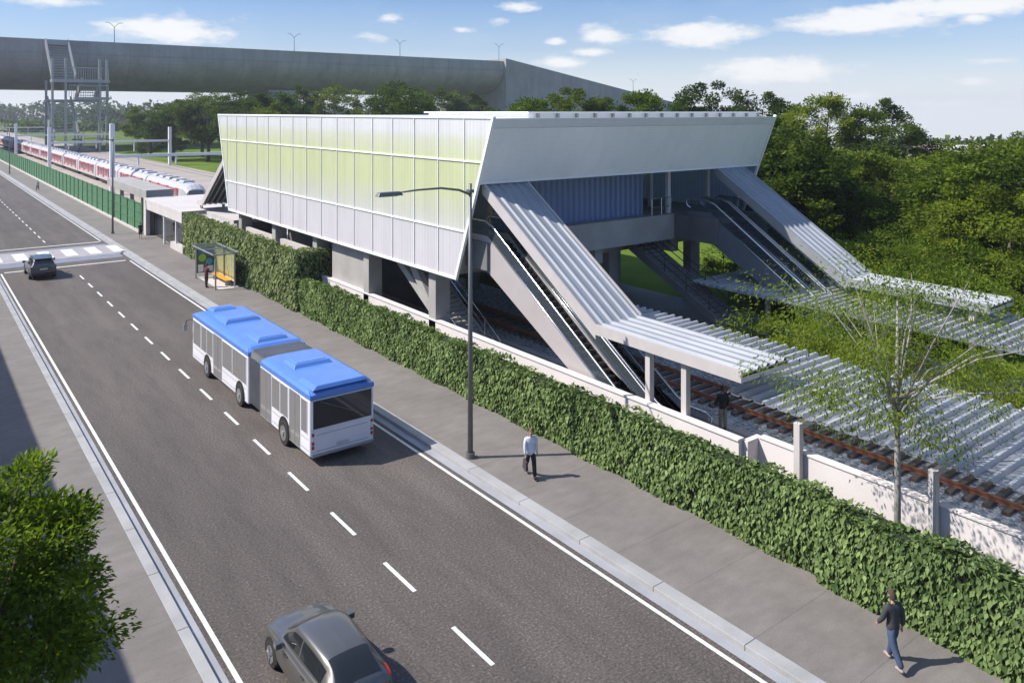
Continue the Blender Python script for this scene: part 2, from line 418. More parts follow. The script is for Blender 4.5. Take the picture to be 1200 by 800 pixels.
dens = mth('ADD', total, mth('MULTIPLY', mth('SUBTRACT', nz, .5), 1.7))
high = mth('MULTIPLY', mth('SUBTRACT', nz2, .50), .9)   # thin veils
fac = ramp(nt, dens, [(.34, 0), (.80, 1)])
veil = ramp(nt, high, [(0, 0), (.35, .35)])
haze_h = ramp(nt, mth('MULTIPLY', el, 57.3/10), [(0, .97), (.15, .78), (.45, .35), (1, 0)])
low = ramp(nt, mth('MULTIPLY', el, 57.3/40), [(0, (.26, .415, .63)), (.25, (.26, .415, .63)), (1, (1, 1, 1.05))])
skyc = mixrgb(nt, 1.0, sky.outputs[0], low, 'MULTIPLY')
skyc = mixrgb(nt, haze_h, skyc, (4.55, 4.62, 4.72))
skyc = mixrgb(nt, mth('MULTIPLY', veil, .5), skyc, (4.0, 4.3, 4.6))
shade = ramp(nt, mth('SUBTRACT', dens, 0), [(.4, (4.1, 4.25, 4.5)), (1.0, (4.8, 4.8, 4.8))])
skyc = mixrgb(nt, mth('MULTIPLY', fac, .9), skyc, shade)
nt.links.new(skyc, bg.inputs['Color'])
scene.view_settings.view_transform = 'Standard'; scene.view_settings.look = 'None'
scene.view_settings.exposure = 0.5; scene.view_settings.gamma = 1
scene.cycles.max_bounces = 8; scene.cycles.transparent_max_bounces = 12
scene.cycles.use_denoising = True
# ------------------------------------------------------------------ ground, road, pavements
YF = 1400
def terrain(r, a):
    s = min(1, max(0, (a-41)/8)); s = s*s*(3-2*s)
    return -.62-s*max(0, r-240)*.055
g = MB(); rr_ = [0, 60, 120, 180, 240, 300, 360, 440, 540, 700, 950, 1300, 1800, 2450]
aa_ = list(range(-180, 180, 12)); aa_ = sorted(set([a for a in aa_ if not 30 < a < 60]+list(range(30, 61, 2))))+[180]
g.grid([[(r*math.sin(R(a)), r*math.cos(R(a)), terrain(r, a)) for a in aa_] for r in rr_])
structure('ground', g, 'grass', smooth=True)
structure('road', MB().box(5.95, 16.02, -30, YF, -.5, 0), 'asphalt')
for x0, x1 in ((5.72, 5.95), (16.02, 16.33)):
    structure('gutter', MB().box(x0, x1, -30, YF, -.5, .012), 'gutter', bevel=.004)
for x0, x1 in ((5.42, 5.70), (16.33, 16.75)):
    kb = MB(); y = -30
    while y < 330:
        kb.box(x0, x1, y, y+2.985, -.5, .148); y += 3
    kb.box(x0, x1, y, YF, -.5, .148)
    structure('kerb', kb, 'kerb', bevel=.012)
structure('pavement', MB().box(16.75, 22.0, -30, YF, -.5, .14), 'paving')
structure('pavement', MB().box(-60, 5.42, -30, YF, -.5, .14), 'paving')
mk = MB(); Z0, Z1 = .002, .006
for x0, x1 in ((6.08, 6.2), (15.72, 15.84)):
    mk.box(x0, x1, -30, 76.5, Z0, Z1); mk.box(x0, x1, 89.8, YF, Z0, Z1)
y = 19.15-2.55*16
k = 0
# broken centre line
y = 19.0 - 3.66*12
while y < 900:
    if not (75.2 < y+1.5 and y < 91): mk.box(11.08, 11.2, y, y+1.75, Z0, Z1)
    y += 3.66
mk.box(6.4, 15.5, 76.75, 77.05, Z0, Z1); mk.box(6.4, 15.6, 89.3, 89.6, Z0, Z1)
structure('lane_markings', mk, 'road_paint')
# raised zebra crossing
rp = MB()
rp.prism([(6.2, 79.0, .008), (6.2, 80.7, .11), (6.2, 80.7, -.2), (6.2, 79.0, -.2)], (9.55, 0, 0))
rp.prism([(6.2, 86.2, .11), (6.2, 87.8, .008), (6.2, 87.8, -.2), (6.2, 86.2, -.2)], (9.55, 0, 0))
structure('crossing_ramp', rp, 'ramp_paving')
structure('crossing_table', MB().box(5.95, 16.02, 80.7, 86.2, -.2, .112), 'table_paving')
zb = MB()
for i in range(6): zb.box(5.6+1.95*i-.0+.1, 6.6+1.95*i+.1, 81.6, 85.6, .114, .118)
structure('zebra_stripes', zb, 'road_paint')
# railway formation
bl = MB(); bl.box(28.3, 36.5, -30, 115, -1, -.5); structure('track_ballast', bl, 'ballast')
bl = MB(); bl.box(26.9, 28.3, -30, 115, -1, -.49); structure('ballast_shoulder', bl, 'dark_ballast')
structure('railway_yard', MB().box(24, 55, 115, 1200, -1, -.47), 'yard_gravel')
structure('lawn', MB().box(36.5, 80, -30, 115, -1, -.5), 'lawn')
structure('lawn', MB().box(55, 200, 115, 330, -1, -.5), 'lawn')

# pavement drain cover + small joints stay in the paving material
# ------------------------------------------------------------------ hedges (leaf covered green walls)
def leaf_object(name, P, T, N, L, W, fold, mat, parent=None, origin=None, tint=None, rng=None):
    n = len(P)
    T = T/np.linalg.norm(T, axis=1, keepdims=True)
    N = N-(N*T).sum(1, keepdims=True)*T; N /= np.linalg.norm(N, axis=1, keepdims=True)+1e-9
    S = np.cross(T, N)
    L = L[:, None]; W = W[:, None]
    mid = P+T*L*.42+N*fold*L
    V = np.empty((n, 4, 3)); V[:, 0] = P; V[:, 1] = mid+S*W*.5; V[:, 2] = P+T*L; V[:, 3] = mid-S*W*.5
    if origin is not None: V = V-np.array(origin)
    me = bpy.data.meshes.new(name)
    me.vertices.add(n*4); me.vertices.foreach_set('co', V.reshape(-1).astype(np.float32))
    me.loops.add(n*6); me.polygons.add(n*2)
    idx = (np.arange(n)[:, None]*4+np.array([0, 1, 2, 0, 2, 3])).reshape(-1)
    me.loops.foreach_set('vertex_index', idx.astype(np.int32))
    me.polygons.foreach_set('loop_start', np.arange(0, n*6, 3).astype(np.int32))
    me.update(calc_edges=True)
    a = me.attributes.new('tint', 'FLOAT', 'POINT')
    a.data.foreach_set('value', np.repeat(tint, 4).astype(np.float32))
    me.materials.append(MT[mat])
    o = bpy.data.objects.new(name, me); COL.objects.link(o)
    if parent is not None: o.parent = parent; ORIGIN[o] = ORIGIN.get(parent, Vector())
    return o

def hedge(name, label, boxes, dens, leaf, seed, mat='hedge_leaf', group=None):
    """boxes: (x0,x1,y0,y1,z1, faces) faces from 'lrnft' = -x +x -y +y top"""
    rng = np.random.default_rng(seed)
    b0 = boxes[0]
    root = empty(name, ((b0[0]+b0[1])/2, (b0[2]+b0[3])/2, .14), label, 'hedge', group)
    core = MB()
    Ps, Ns = [], []
    for (x0, x1, y0, y1, z1, faces) in boxes:
        core.box(x0+.12, x1-.05, y0+.12, y1-.12, .1, z1-.12)
        for fc in faces:
            if fc in 'lr': A = (y1-y0)*(z1-.14)
            elif fc in 'nf': A = (x1-x0)*(z1-.14)
            else: A = (x1-x0)*(y1-y0)
            k = int(A*dens); u, v = rng.random(k), rng.random(k); d = rng.random(k)*.13
            if fc == 'l': P = np.stack([x0+d, y0+u*(y1-y0), .16+v*(z1-.16)], 1); N = (-1, 0, 0)
            if fc == 'r': P = np.stack([x1-d, y0+u*(y1-y0), .16+v*(z1-.16)], 1); N = (1, 0, 0)
            if fc == 'n': P = np.stack([x0+u*(x1-x0), y0+d, .16+v*(z1-.16)], 1); N = (0, -1, 0)
            if fc == 'f': P = np.stack([x0+u*(x1-x0), y1-d, .16+v*(z1-.16)], 1); N = (0, 1, 0)
            if fc == 't': P = np.stack([x0+u*(x1-x0), y0+v*(y1-y0), z1-d], 1); N = (0, 0, 1)
            # soft swelling of the clipped face
            sw = .07*np.sin(P[:, 1]*1.7+seed)*np.sin(P[:, 2]*2.1+1)+.05*np.sin(P[:, 1]*4.3)*np.cos(P[:, 2]*3.7+P[:, 0]*3)
            P = P+np.array(N)*sw[:, None]
            Ps.append(P); Ns.append(np.tile(N, (k, 1)).astype(float))
    P = np.concatenate(Ps); N0 = np.concatenate(Ns); k = len(P)
    und = .07*np.sin(P[:, 1]*.8+seed*2)+.05*np.sin(P[:, 1]*2.3)+.04*np.sin(P[:, 1]*5.1+P[:, 0]*3)
    P[:, 2] += und*np.clip(P[:, 2]/2.4, 0, 1)**3
    gone = (np.sin(P[:, 1]*1.9+1)*np.sin(P[:, 2]*2.6+P[:, 1]*.7) > .80) & (rng.random(k) < .55)
    P = P[~gone]; N0 = N0[~gone]; k = len(P)
    rnd = rng.normal(size=(k, 3))
    side = rng.random(k)-.5
    top = N0[:, 2] > .5
    T = np.where(top[:, None], np.stack([rng.normal(size=k), rng.normal(size=k), .25+.3*rng.random(k)], 1)*.6+np.array([-.3, 0, 0]), np.array([0, 0, -1.0])+N0*.42+np.stack([side*N0[:, 1]*1.2, side*1.2*np.abs(N0[:, 0]), 0*side], 1)+rnd*.16)
    N = np.where(top[:, None], np.array([0, 0, 1.0])+rnd*.45, N0*.8+np.array([0, 0, .55])+rnd*.42)
    L = leaf*(.55+.95*rng.random(k)**1.6); W = L*(.48+.18*rng.random(k))
    tint = np.clip(rng.beta(2, 2.4, k)+.10*np.sin(P[:, 1]*.9)*np.sin(P[:, 2]*1.3+2), 0, 1)
    core.build('branch_core', 'hedge_core', root)
    leaf_object('foliage', P, T, N, L, W, .10, mat, root, tuple(ORIGIN[root]), tint)
    return root

hedge('hedge', 'nearest stretch of the long leafy hedge, beside the man in the dark jacket', [(20.1, 20.85, -2, 12.4, 2.45, 'lt')], 380, .155, 1)
hedge('hedge', 'long low leafy hedge between the pavement and the escalators, behind the lamp post', [(20.28, 20.95, 12.4, 49.3, 2.45, 'ltn')], 300, .155, 2)
hedge('hedge', 'tall clipped hedge block behind the bus shelter', [(20.2, 21.0, 50.1, 76.2, 3.95, 'lt'), (20.2, 22.6, 49.6, 50.4, 3.95, 'lnt'), (21.0, 22.6, 50.4, 51.2, 3.95, 't')], 110, .22, 3, 'hedge_leaf_pale')
structure('planting_strip', MB().box(20.9, 22.0, -30, 50, -.4, .16), 'hedge_core')

# ------------------------------------------------------------------ boundary walls
r = empty('boundary_wall', (22.1, 32, .14), 'pale rendered wall running from the tall hedge to the escalator foot', 'wall')
wb = MB(); wb.box(22.0, 22.22, 16.4, 50.0, -.4, 2.24); wb.build('wall_panel', 'wall_plaster', r)
wb = MB(); wb.box(21.95, 22.27, 16.38, 50.0, 2.243, 2.32); wb.build('coping', 'wall_plaster', r, bevel=.01)
r = empty('boundary_wall', (22.9, 6, .14), 'pale plastered wall set back behind the near hedge, along the dark ballast', 'wall')
wb = MB(); wb.box(22.8, 23.02, -14, 16.2, -.6, 2.24); wb.build('wall_panel', 'wall_plaster', r)
wb = MB(); wb.box(22.22, 23.02, 16.2, 16.42, -.6, 2.24); wb.build('return_panel', 'wall_plaster', r)
wb = MB(); wb.box(22.76, 23.06, -14, 16.16, 2.243, 2.31); wb.build('coping', 'wall_plaster', r, bevel=.01)

# ------------------------------------------------------------------ platforms
pl = MB(); pl.box(22.9, 26.9, -14, 120, -.9, .35); structure('platform', pl, 'concrete', bevel=.02)
structure('platform_edge', MB().box(26.5, 26.92, -14, 120, .353, .362), 'pale_concrete')
pl = MB(); pl.box(38.3, 42.6, -14, 120, -.9, .35); structure('platform', pl, 'concrete', bevel=.02)

# ------------------------------------------------------------------ track
r = empty('railway_track', (31, 20, -.5), 'rusty railway track on grey ballast beside the platform roof', 'railway track')
for x in (30.2, 31.8):
    rb = MB(); rb.box(x-.075, x+.075, -14, 112, -.36, -.345); rb.box(x-.015, x+.015, -14, 112, -.345, -.25); rb.box(x-.04, x+.04, -14, 112, -.25, -.19)
    rb.build('rail', 'rail_rust', r)
rng = random.Random(4)
s0 = None
for i in range(92):
    y = -3+i*.62
    if s0 is None:
        s0 = MB().box(29.65, 32.35, -.13, .13, -.52, -.365).build('sleeper', 'sleeper', r, bevel=.015)
        s = s0
    else:
        s = s0.copy(); COL.objects.link(s); s.parent = r
    s.location = (rng.uniform(-.04, .04), y, 0)

# ------------------------------------------------------------------ station building
FX0, FX1 = 21.6, 43.6
ZB, ZT = 4.97, 12.93
def ylo(z): return 32.9-(z-ZB)/(ZT-ZB)*3.2
def yhi(z): return 67.5+(z-ZB)/(ZT-ZB)*2.9
st = empty('railway_station', (32.6, 50, 0), 'raised white railway station hall with translucent green tinted side, on grey columns', 'station')
def clip(poly, f):
    out = []
    for i in range(len(poly)):
        a, b = poly[i], poly[(i+1) % len(poly)]; fa, fb = f(a), f(b)
        if fa >= 0: out.append(a)
        if fa*fb < 0:
            t = fa/(fa-fb); out.append((a[0]+(b[0]-a[0])*t, a[1]+(b[1]-a[1])*t))
    return out
ZS = [ZB, 7.36, 10.8, ZT]
YS = [29.7+40.7/17*i for i in range(18)]
panels = []
for k in range(17):
    for j in range(3):
        poly = [(YS[k], ZS[j]), (YS[k+1], ZS[j]), (YS[k+1], ZS[j+1]), (YS[k], ZS[j+1])]
        poly = clip(poly, lambda p: p[0]-ylo(p[1])); 
        if len(poly) > 2: poly = clip(poly, lambda p: yhi(p[1])-p[0])
        if len(poly) < 3: continue
        panels.append(MB().prism([(FX0, y, z) for y, z in poly], (.05, 0, 0)).build('facade_panel', 'facade', st))
for y in YS[1:-1]:
    z0 = ZB
    for zz in np.linspace(ZB, ZT, 60):
        if ylo(zz) <= y <= yhi(zz): z0 = zz; break
    MB().box(FX0-.045, FX0+.02, y-.02, y+.02, z0, ZT-.02).build('mullion', 'mullion', st)
for z in ZS:
    t = .06 if z in (ZB, ZT) else .035
    MB().box(FX0-.06, FX0+.12, ylo(z)-.02, yhi(z)+.02, z-t, z+t).build('facade_rail', 'mullion', st)
MB().beam((FX0+.02, ylo(ZB), ZB-.06), (FX0+.02, ylo(ZT), ZT+.06), .14, .16, (0, 1, 0)).build('corner_edge', 'mullion', st)
MB().beam((FX0+.02, yhi(ZB), ZB-.06), (FX0+.02, yhi(ZT), ZT+.06), .14, .16, (0, 1, 0)).build('corner_edge', 'mullion', st)
MB().beam((FX1-.02, ylo(ZB), ZB-.06), (FX1-.02, ylo(ZT), ZT+.06), .14, .16, (0, 1, 0)).build('corner_edge', 'mullion', st)
q = [(ylo(ZB)+.1, ZB), (yhi(ZB)-.1, ZB), (yhi(ZT)-.1, ZT-.1), (ylo(ZT)+.1, ZT-.1)]
MB().prism([(FX1-.05, y, z) for y, z in q], (.06, 0, 0)).build('rear_facade', 'far_facade', st)
# leaning end panels under the roof edge
for sgn, yf in ((-1, ylo), (1, yhi)):
    z0, z1 = 9.83, 12.42
    e = MB(); e.prism([(FX0+.10, yf(z0), z0), (FX0+.10, yf(z1), z1), (FX0+.10, yf(z1)-sgn*.12, z1), (FX0+.10, yf(z0)-sgn*.12, z0)], (FX1-FX0-.22, 0, 0))
    e.build('end_panel', 'end_panel', st)
    e = MB(); e.prism([(FX0+.06, yf(z1)+sgn*.02, z1+.01), (FX0+.06, yf(ZT)+sgn*.10, ZT-.04), (FX0+.06, yf(ZT)-sgn*.35, ZT-.04), (FX0+.06, yf(z1)-sgn*.25, z1+.01)], (FX1-FX0-.14, 0, 0))
    e.build('parapet', 'white_metal', st)
    MB().box(FX0+.1, FX1-.1, min(yf(z0), yf(z0)-sgn*.2), max(yf(z0), yf(z0)-sgn*.2), z0-.1, z0-.003).build('end_trim', 'white_metal', st)
MB().box(FX0+.13, FX1-.13, 30.3, 69.9, 12.55, 12.75).build('roof', 'white_metal', st)
MB().box(FX0+.13, FX1-.13, 31.1, 69.2, 9.86, 9.98).build('ceiling', 'grey_metal', st)
rl = MB(); rl.box(24.5, 43.1, 30.75, 40.2, 12.752, 13.12); rl.build('roof_lantern', 'white_metal', st)
MB().box(24.3, 43.3, 30.5, 40.4, 13.123, 13.20).build('lantern_roof', 'mullion', st)
for i in range(14):
    MB().box(25+1.3*i, 25.12+1.3*i, 30.60, 30.745, 12.753, 13.12).build('lantern_post', 'grey_metal', st)
# floor deck with deep edge beam
MB().box(22.0, 43.2, 33.1, 67.2, 5.3, 6.86).build('floor_slab', 'concrete', st, bevel=.03)
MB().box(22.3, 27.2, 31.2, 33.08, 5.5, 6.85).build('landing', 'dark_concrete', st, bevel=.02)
MB().box(37.95, 43.0, 29.9, 33.08, 5.35, 6.85).build('landing', 'dark_concrete', st, bevel=.02)  # hall shade on this landing painted in as darker concrete
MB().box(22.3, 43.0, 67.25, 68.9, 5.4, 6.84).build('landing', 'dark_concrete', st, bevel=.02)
for x in (25.5, 32, 38.6):
    MB().box(x-.3, x+.3, 33.6, 67, 4.4, 5.297).build('deck_beam', 'concrete', st)
for k in range(5):
    y = 35.75+7.55*k
    for x0, x1 in ((22.0, 22.9), (34.6, 35.4), (42.3, 43.2)):
        MB().box(x0, x1, y-.36, y+.36, -.6, 5.297 if x0 != 34.6 else 5.295).build('column', 'concrete', st, bevel=.03)
    MB().box(22.92, 42.28, y-.3, y+.3, 4.5, 5.294).build('cross_beam', 'concrete', st)
MB().prism([(22.35, 36.12, 2.6), (22.35, 38.6, 5.28), (22.35, 39.4, 5.28), (22.35, 36.12, 1.9)], (.35, 0, 0)).build('brace', 'concrete', st)
MB().box(22.25, 22.45, 43.7, 48.6, 2.3, 5.29).build('infill_wall', 'concrete', st)
MB().box(26.9, 27.2, 44, 68, -.5, 5.29).build('added_dark_wall', 'dark_concrete', st)  # added dark wall standing in for the gloom under the hall
MB().box(22.3, 22.6, 50.6, 67, .1, 3.7).build('plinth_wall', 'pale_concrete', st)
# hall inside the deck
MB().box(24.4, 36.0, 33.9, 34.1, 6.863, 9.855).build('blue_partition', 'blue_wall', st)
MB().box(35.85, 36.0, 34.11, 40, 6.863, 9.855).build('blue_partition', 'blue_wall', st)
MB().box(36.1, 42.9, 44.0, 44.12, 6.863, 9.855).build('rear_screen', 'screen_wall', st)
MB().box(24.4, 24.55, 34.11, 46, 6.863, 9.855).build('blue_partition', 'blue_wall', st)
for x, y in ((37.3, 36.5), (37.95, 33.6), (39.6, 36.6), (41.9, 33.7), (22.35, 33.5), (36.7, 42.5), (40.6, 42.5)):
    MB().box(x-.12, x+.12, y-.12, y+.12, 6.862, 9.853).build('hall_column', 'white_metal', st, bevel=.01)
hr = MB()
for zz in (7.35, 7.9): hr.tube([(36.1, 33.25, zz), (37.8, 33.25, zz)], .025)
for x in (36.1, 36.95, 37.8): hr.tube([(x, 33.25, 6.86), (x, 33.25, 7.9)], .025)
hr.build('guard_rail', 'steel', st)
hr = MB()
for zz in (7.35, 7.9): hr.tube([(36.2, 43.2, zz), (42.6, 43.2, zz)], .035)
for i in range(6): hr.tube([(36.2+1.28*i, 43.2, 6.86), (36.2+1.28*i, 43.2, 7.9)], .03)
hr.build('guard_rail', 'white_metal', st)
MB().box(36.2, 42.6, 43.12, 43.16, 6.95, 7.75).build('guard_panel', 'glass', st)
MB().beam((42.6, 31.6, 9.8), (42.6, 31.9, 6.86), .12, .12).build('strut', 'white_metal', st)

# ------------------------------------------------------------------ escalators
SL = .645
def escalator(label, x0, x1, side_mat, ytop=31.4, ztop=6.87, zbot=.36, flip=None):
    yb = ytop-(ztop-zbot)/SL
    r = empty('escalator', ((x0+x1)/2, yb-1.2, zbot), label, 'escalator', 'escalators of the station')
    ym = (ytop+1.6)
    top = [(yb-1.6, zbot+.28), (yb, zbot+.28), (ytop, ztop+.28), (ym, ztop+.28)]
    bot = [(ym, ztop-1.25), (ytop+.3, ztop-1.25), (yb-.3+.9, zbot-.02), (yb-1.6, zbot-.02)]
    for sx_ in (x0, x1-.07):
        MB().prism([(sx_, y, z) for y, z in top+bot], (.07, 0, 0)).build('side_panel', side_mat, r)
    MB().prism([(x0+.075, y, z) for y, z in [(ym, ztop-1.2), (ytop+.3, ztop-1.2), (yb+.7, zbot), (yb-1.6, zbot), (yb-1.6, zbot+.02), (yb+.9, zbot+.05), (ytop+.4, ztop-1.1), (ym, ztop-1.1)]], (x1-x0-.15, 0, 0)).build('underside', 'truss_shaded', r)
    stp = MB(); rise = .2; nst = int((ztop-zbot)/rise); run = rise/SL
    for i in range(nst):
        y = yb+i*run; z = zbot+i*rise
        stp.box(x0+.12, x1-.12, y, y+run+.02, z-.25, z+rise)
    stp.box(x0+.12, x1-.12, yb-1.4, yb-.003, zbot-.01, zbot+.03); stp.box(x0+.12, x1-.12, yb+nst*run+.02, ym, ztop-.2, ztop-.01)
    stp.build('steps', 'dark_metal', r)
    for sx_ in (x0+.02, x1-.05):
        MB().prism([(sx_, y, z) for y, z in [(yb-1.2, zbot+.282), (yb, zbot+.282), (ytop, ztop+.282), (ym-.1, ztop+.282), (ym-.1, ztop+.95), (ytop, ztop+.95), (yb, zbot+.95), (yb-1.2, zbot+.95)]], (.02, 0, 0)).build('balustrade_glass', 'glass', r)
        h = 1.0; c = sx_+.01
        path = [(c, ym-.15, ztop+.45), (c, ym+.12, ztop+.6), (c, ym+.15, ztop+.85), (c, ym-.1, ztop+h), (c, ytop+.2, ztop+h), (c, ytop-.4, ztop+h-.2), (c, yb+.4, zbot+h+.22), (c, yb-.2, zbot+h), (c, yb-1.1, zbot+h), (c, yb-1.35, zbot+.85), (c, yb-1.3, zbot+.6), (c, yb-1.1, zbot+.45)]
        MB().tube(path, .05, 8).build('handrail', 'steel', r, smooth=True)
        MB().tube([(c, ytop, ztop+.31), (c, yb, zbot+.31)], .045, 8).build('skirt_trim', 'steel', r, smooth=True)
    return r
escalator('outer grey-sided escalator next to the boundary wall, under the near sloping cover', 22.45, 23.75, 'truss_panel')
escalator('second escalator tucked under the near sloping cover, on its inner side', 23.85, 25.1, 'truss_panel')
escalator('shade-coloured escalator under the far cover, nearer the platforms gap', 38.2, 39.6, 'truss_shaded', 30.6)
escalator('shade-coloured escalator under the far cover, on the side of the trees', 39.75, 41.1, 'truss_shaded', 30.6)

# ------------------------------------------------------------------ escalator covers (ribbed sheet on side boards)
def cover(label, x0, x1, path, posts, board='cover_board', sgn=1):
    r = empty('escalator_cover', ((x0+x1)/2, path[-1][0], path[-1][1]), label, 'cover', 'covers over the escalators')
    # ribbed sheet along the path
    nr = 5; wv = (x1-x0-.2)/nr
    prof = []
    for i in range(nr):
        a = x0+.1+wv*i
        prof += [(a, 0), (a+wv*.55, 0), (a+wv*.68, .09), (a+wv*.87, .09)]
    prof.append((x1-.1, 0))
    sh = MB(); sh.grid([[(x, y, z+dz) for x, dz in prof] for y, z in path]); sh.build('ribbed_sheet', 'cover_sheet', r, solid=.012)
    for xx in (x0, x1-.09):
        for (a, b) in zip(path[:-1], path[1:]):
            if xx > x0 and abs(a[1]-b[1]) < 1:
                MB().prism([(xx, a[0], a[1]-.002), (xx, b[0], b[1]-.002), (xx, b[0], b[1]-.20), (xx, a[0], a[1]-.20)], (.09, 0, 0)).build('side_board', board, r); continue
            MB().prism([(xx, a[0], a[1]+.11), (xx, b[0], b[1]+.11), (xx, b[0], b[1]-.30*(1 if a[1]-b[1] < 1 else 1.6)), (xx, a[0], a[1]-.30*(1 if a[1]-b[1] < 1 else 1.6))], (.09, 0, 0)).build('side_board', board, r)
    e = path[-1]; s = sgn
    MB().box(x0+.092, x1-.092, min(e[0], e[0]+s*.08), max(e[0], e[0]+s*.08), e[1]-.30, e[1]-.02).build('end_board', board, r)
    for (a, b) in zip(path[:-1], path[1:]):
        MB().prism([(x0+.095, a[0], a[1]-.05), (x0+.095, b[0], b[1]-.05), (x0+.095, b[0], b[1]-.12), (x0+.095, a[0], a[1]-.12)], (x1-x0-.19, 0, 0)).build('soffit', 'dark_metal' if sgn < 0 else 'grey_metal', r)
        if sgn < 0:
            for i in range(5):
                xs = x0+.35+(x1-x0-.7)*i/4; MB().beam((xs, a[0], a[1]-.22), (xs, b[0], b[1]-.22), .12, .18).build('slat', 'grey_metal', r)
    for (x, y, z0, z1) in posts:
        MB().box(x-.12, x+.12, y-.12, y+.12, z0, z1).build('post', 'pale_concrete', r, bevel=.01)
    return r
cover('near sloping cover with a ribbed sheet, coming down beside the blue wall', 22.0, 24.7, [(31.2, 9.75), (23.3, 4.55), (16.3, 4.5)], [(22.35, 20.7, .35, 4.25), (22.35, 18.95, .35, 4.25)])
cover('far sloping cover with a ribbed sheet, coming down towards the trees', 39.4, 42.1, [(31.1, 9.75), (22.6, 4.3), (15.6, 4.25)], [(39.8, 20.7, .35, 4.0), (41.7, 20.7, .35, 4.0), (39.8, 16.5, .35, 4.0), (41.7, 16.5, .35, 4.0)], 'grey_metal')
cover('sloping cover at the far end of the hall, dark slats inside', 22.0, 24.7, [(69.3, 9.75), (76.8, 4.75), (78.2, 4.7)], [(22.35, 78.0, 4.0, 4.3), (24.4, 78.0, 4.0, 4.3)], sgn=-1)

# ------------------------------------------------------------------ platform canopies with cross ribs
def canopy(label, rects, z, ridge, posts, back_x):
    x0 = min(q[0] for q in rects); y0 = min(q[2] for q in rects)
    r = empty('platform_canopy', (x0, y0, z), label, 'canopy', 'ribbed canopies over the platforms')
    for (a, b, c, d) in rects:
        prof = []; y = c; p = ridge
        while y < d:
            prof += [(y, 0), (y+p*.62, 0), (y+p*.72, .13), (y+p*.90, .13)]; y += p
        prof.append((y, 0))
        gm = MB(); gm.grid([[(x, yy, z+dz+.05*(x-x0)/6) for yy, dz in prof] for x in (a, (a+b)/2, b)])
        gm.m = [0 if (i % (len(prof)-1)) % 4 == 0 else 1 for i in range(len(gm.f))]
        gm.build('ribbed_sheet', ['roof_sheet', 'roof_rib'], r, solid=.01)
        for x in (a+.7, (a+b)/2, b-.7):
            MB().box(x-.07, x+.07, c, d, z-.22, z-.012).build('purlin', 'white_metal', r)
    for (x, y) in posts:
        MB().box(x-.11, x+.11, y-.11, y+.11, .3, z-.225).build('post', 'pale_concrete', r, bevel=.01)
        MB().box(x+.12, x+back_x, y-.06, y+.06, z-.40, z-.225).build('bracket', 'pale_concrete', r)
    return r
canopy('wide white ribbed canopy over the near platform, beside the rusty track', [(22.55, 28.7, -14, 17.2), (24.85, 28.7, 17.3, 29.6)], 3.5, .46, [(22.66, 14.6), (22.66, 10.4), (22.66, 6.2), (22.66, 2.0), (22.66, -2.2)], 5)
canopy('grey ribbed canopy over the far platform, below the trees', [(36.3, 42.6, -6, 30.2)], 3.3, .46, [(38.9, 27), (38.9, 21), (38.9, 15), (38.9, 9), (38.9, 3)], 3)

# ------------------------------------------------------------------ concrete stairs below the hall
def stairs(label, x0, x1, ya, za, yb, zb, mat, rail):
    """from (ya, za) at the foot to (yb, zb) at the head"""
    r = empty('staircase', ((x0+x1)/2, ya, za), label, 'staircase')
    nst = int((zb-za)/.175); dy = (yb-ya)/nst; dz = (zb-za)/nst
    sb = MB()
    for i in range(nst):
        a, b = ya+dy*i, ya+dy*(i+1)
        sb.box(x0, x1, min(a, b), max(a, b), za+dz*(i+1)-.18, za+dz*(i+1))
    sb.build('tread', mat, r)
    for xx in (x0-.12, x1+.002):
        MB().prism([(xx, ya, za+.15), (xx, yb, zb+.15), (xx, yb, zb-.35), (xx, ya, za-.3)], (.118, 0, 0)).build('stringer', mat, r)
        hb = MB()
        for h in (.55, 1.0): hb.tube([(xx+.06, ya, za+h), (xx+.06, yb, zb+h)], .03)
        for i in range(7):
            t = i/6; hb.tube([(xx+.06, ya+(yb-ya)*t, za+(zb-za)*t), (xx+.06, ya+(yb-ya)*t, za+(zb-za)*t+1.0)], .025)
        hb.build('handrail', rail, r)
    return r
stairs('concrete stairs rising under the hall behind the front columns', 22.75, 24.5, 33.2, .35, 41.5, 5.25, 'concrete', 'steel')
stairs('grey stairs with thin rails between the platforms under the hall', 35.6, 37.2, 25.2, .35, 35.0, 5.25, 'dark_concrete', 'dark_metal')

# ------------------------------------------------------------------ entrance block beyond the tall hedge
r = empty('entrance_block', (25, 83, .14), 'low pale concrete entrance with glazed front beyond the tall hedge', 'entrance')
MB().box(20.1, 30.0, 76.3, 91.0, 3.72, 4.02).build('roof', 'pale_concrete', r, bevel=.02)
MB().box(20.1, 20.4, 76.3, 89.95, 2.95, 3.717).build('lintel', 'pale_concrete', r)
MB().box(20.1, 20.5, 89.98, 91.0, .1, 3.717).build('pillar', 'pale_concrete', r)
MB().box(20.53, 23.5, 90.6, 91.0, .1, 3.717).build('side_wall', 'concrete', r)
MB().box(20.38, 20.44, 76.35, 89.9, 2.86, 2.945).build('red_strip', 'train_red', r)
MB().box(20.9, 21.0, 76.4, 89.9, .15, 3.71).build('shopfront_glass', 'dark_glass', r)
for y in (79.0, 83.3): MB().box(20.25, 20.42, y-.09, y+.09, .14, 2.945).build('post', 'white_metal', r)
MB().box(20.2, 20.6, 76.35, 80.6, .12, .75).build('low_wall', 'pale_concrete', r)
MB().box(29.4, 29.98, 76.4, 90.9, -.5, 3.717).build('back_wall', 'concrete', r)
MB().box(22.3, 29.5, 68.5, 76.28, 3.6, 3.9).build('terrace', 'pale_concrete', r)
r = empty('platform_shelter', (23.2, 108, .35), 'grey flat roofed platform shelter beside the train', 'shelter')
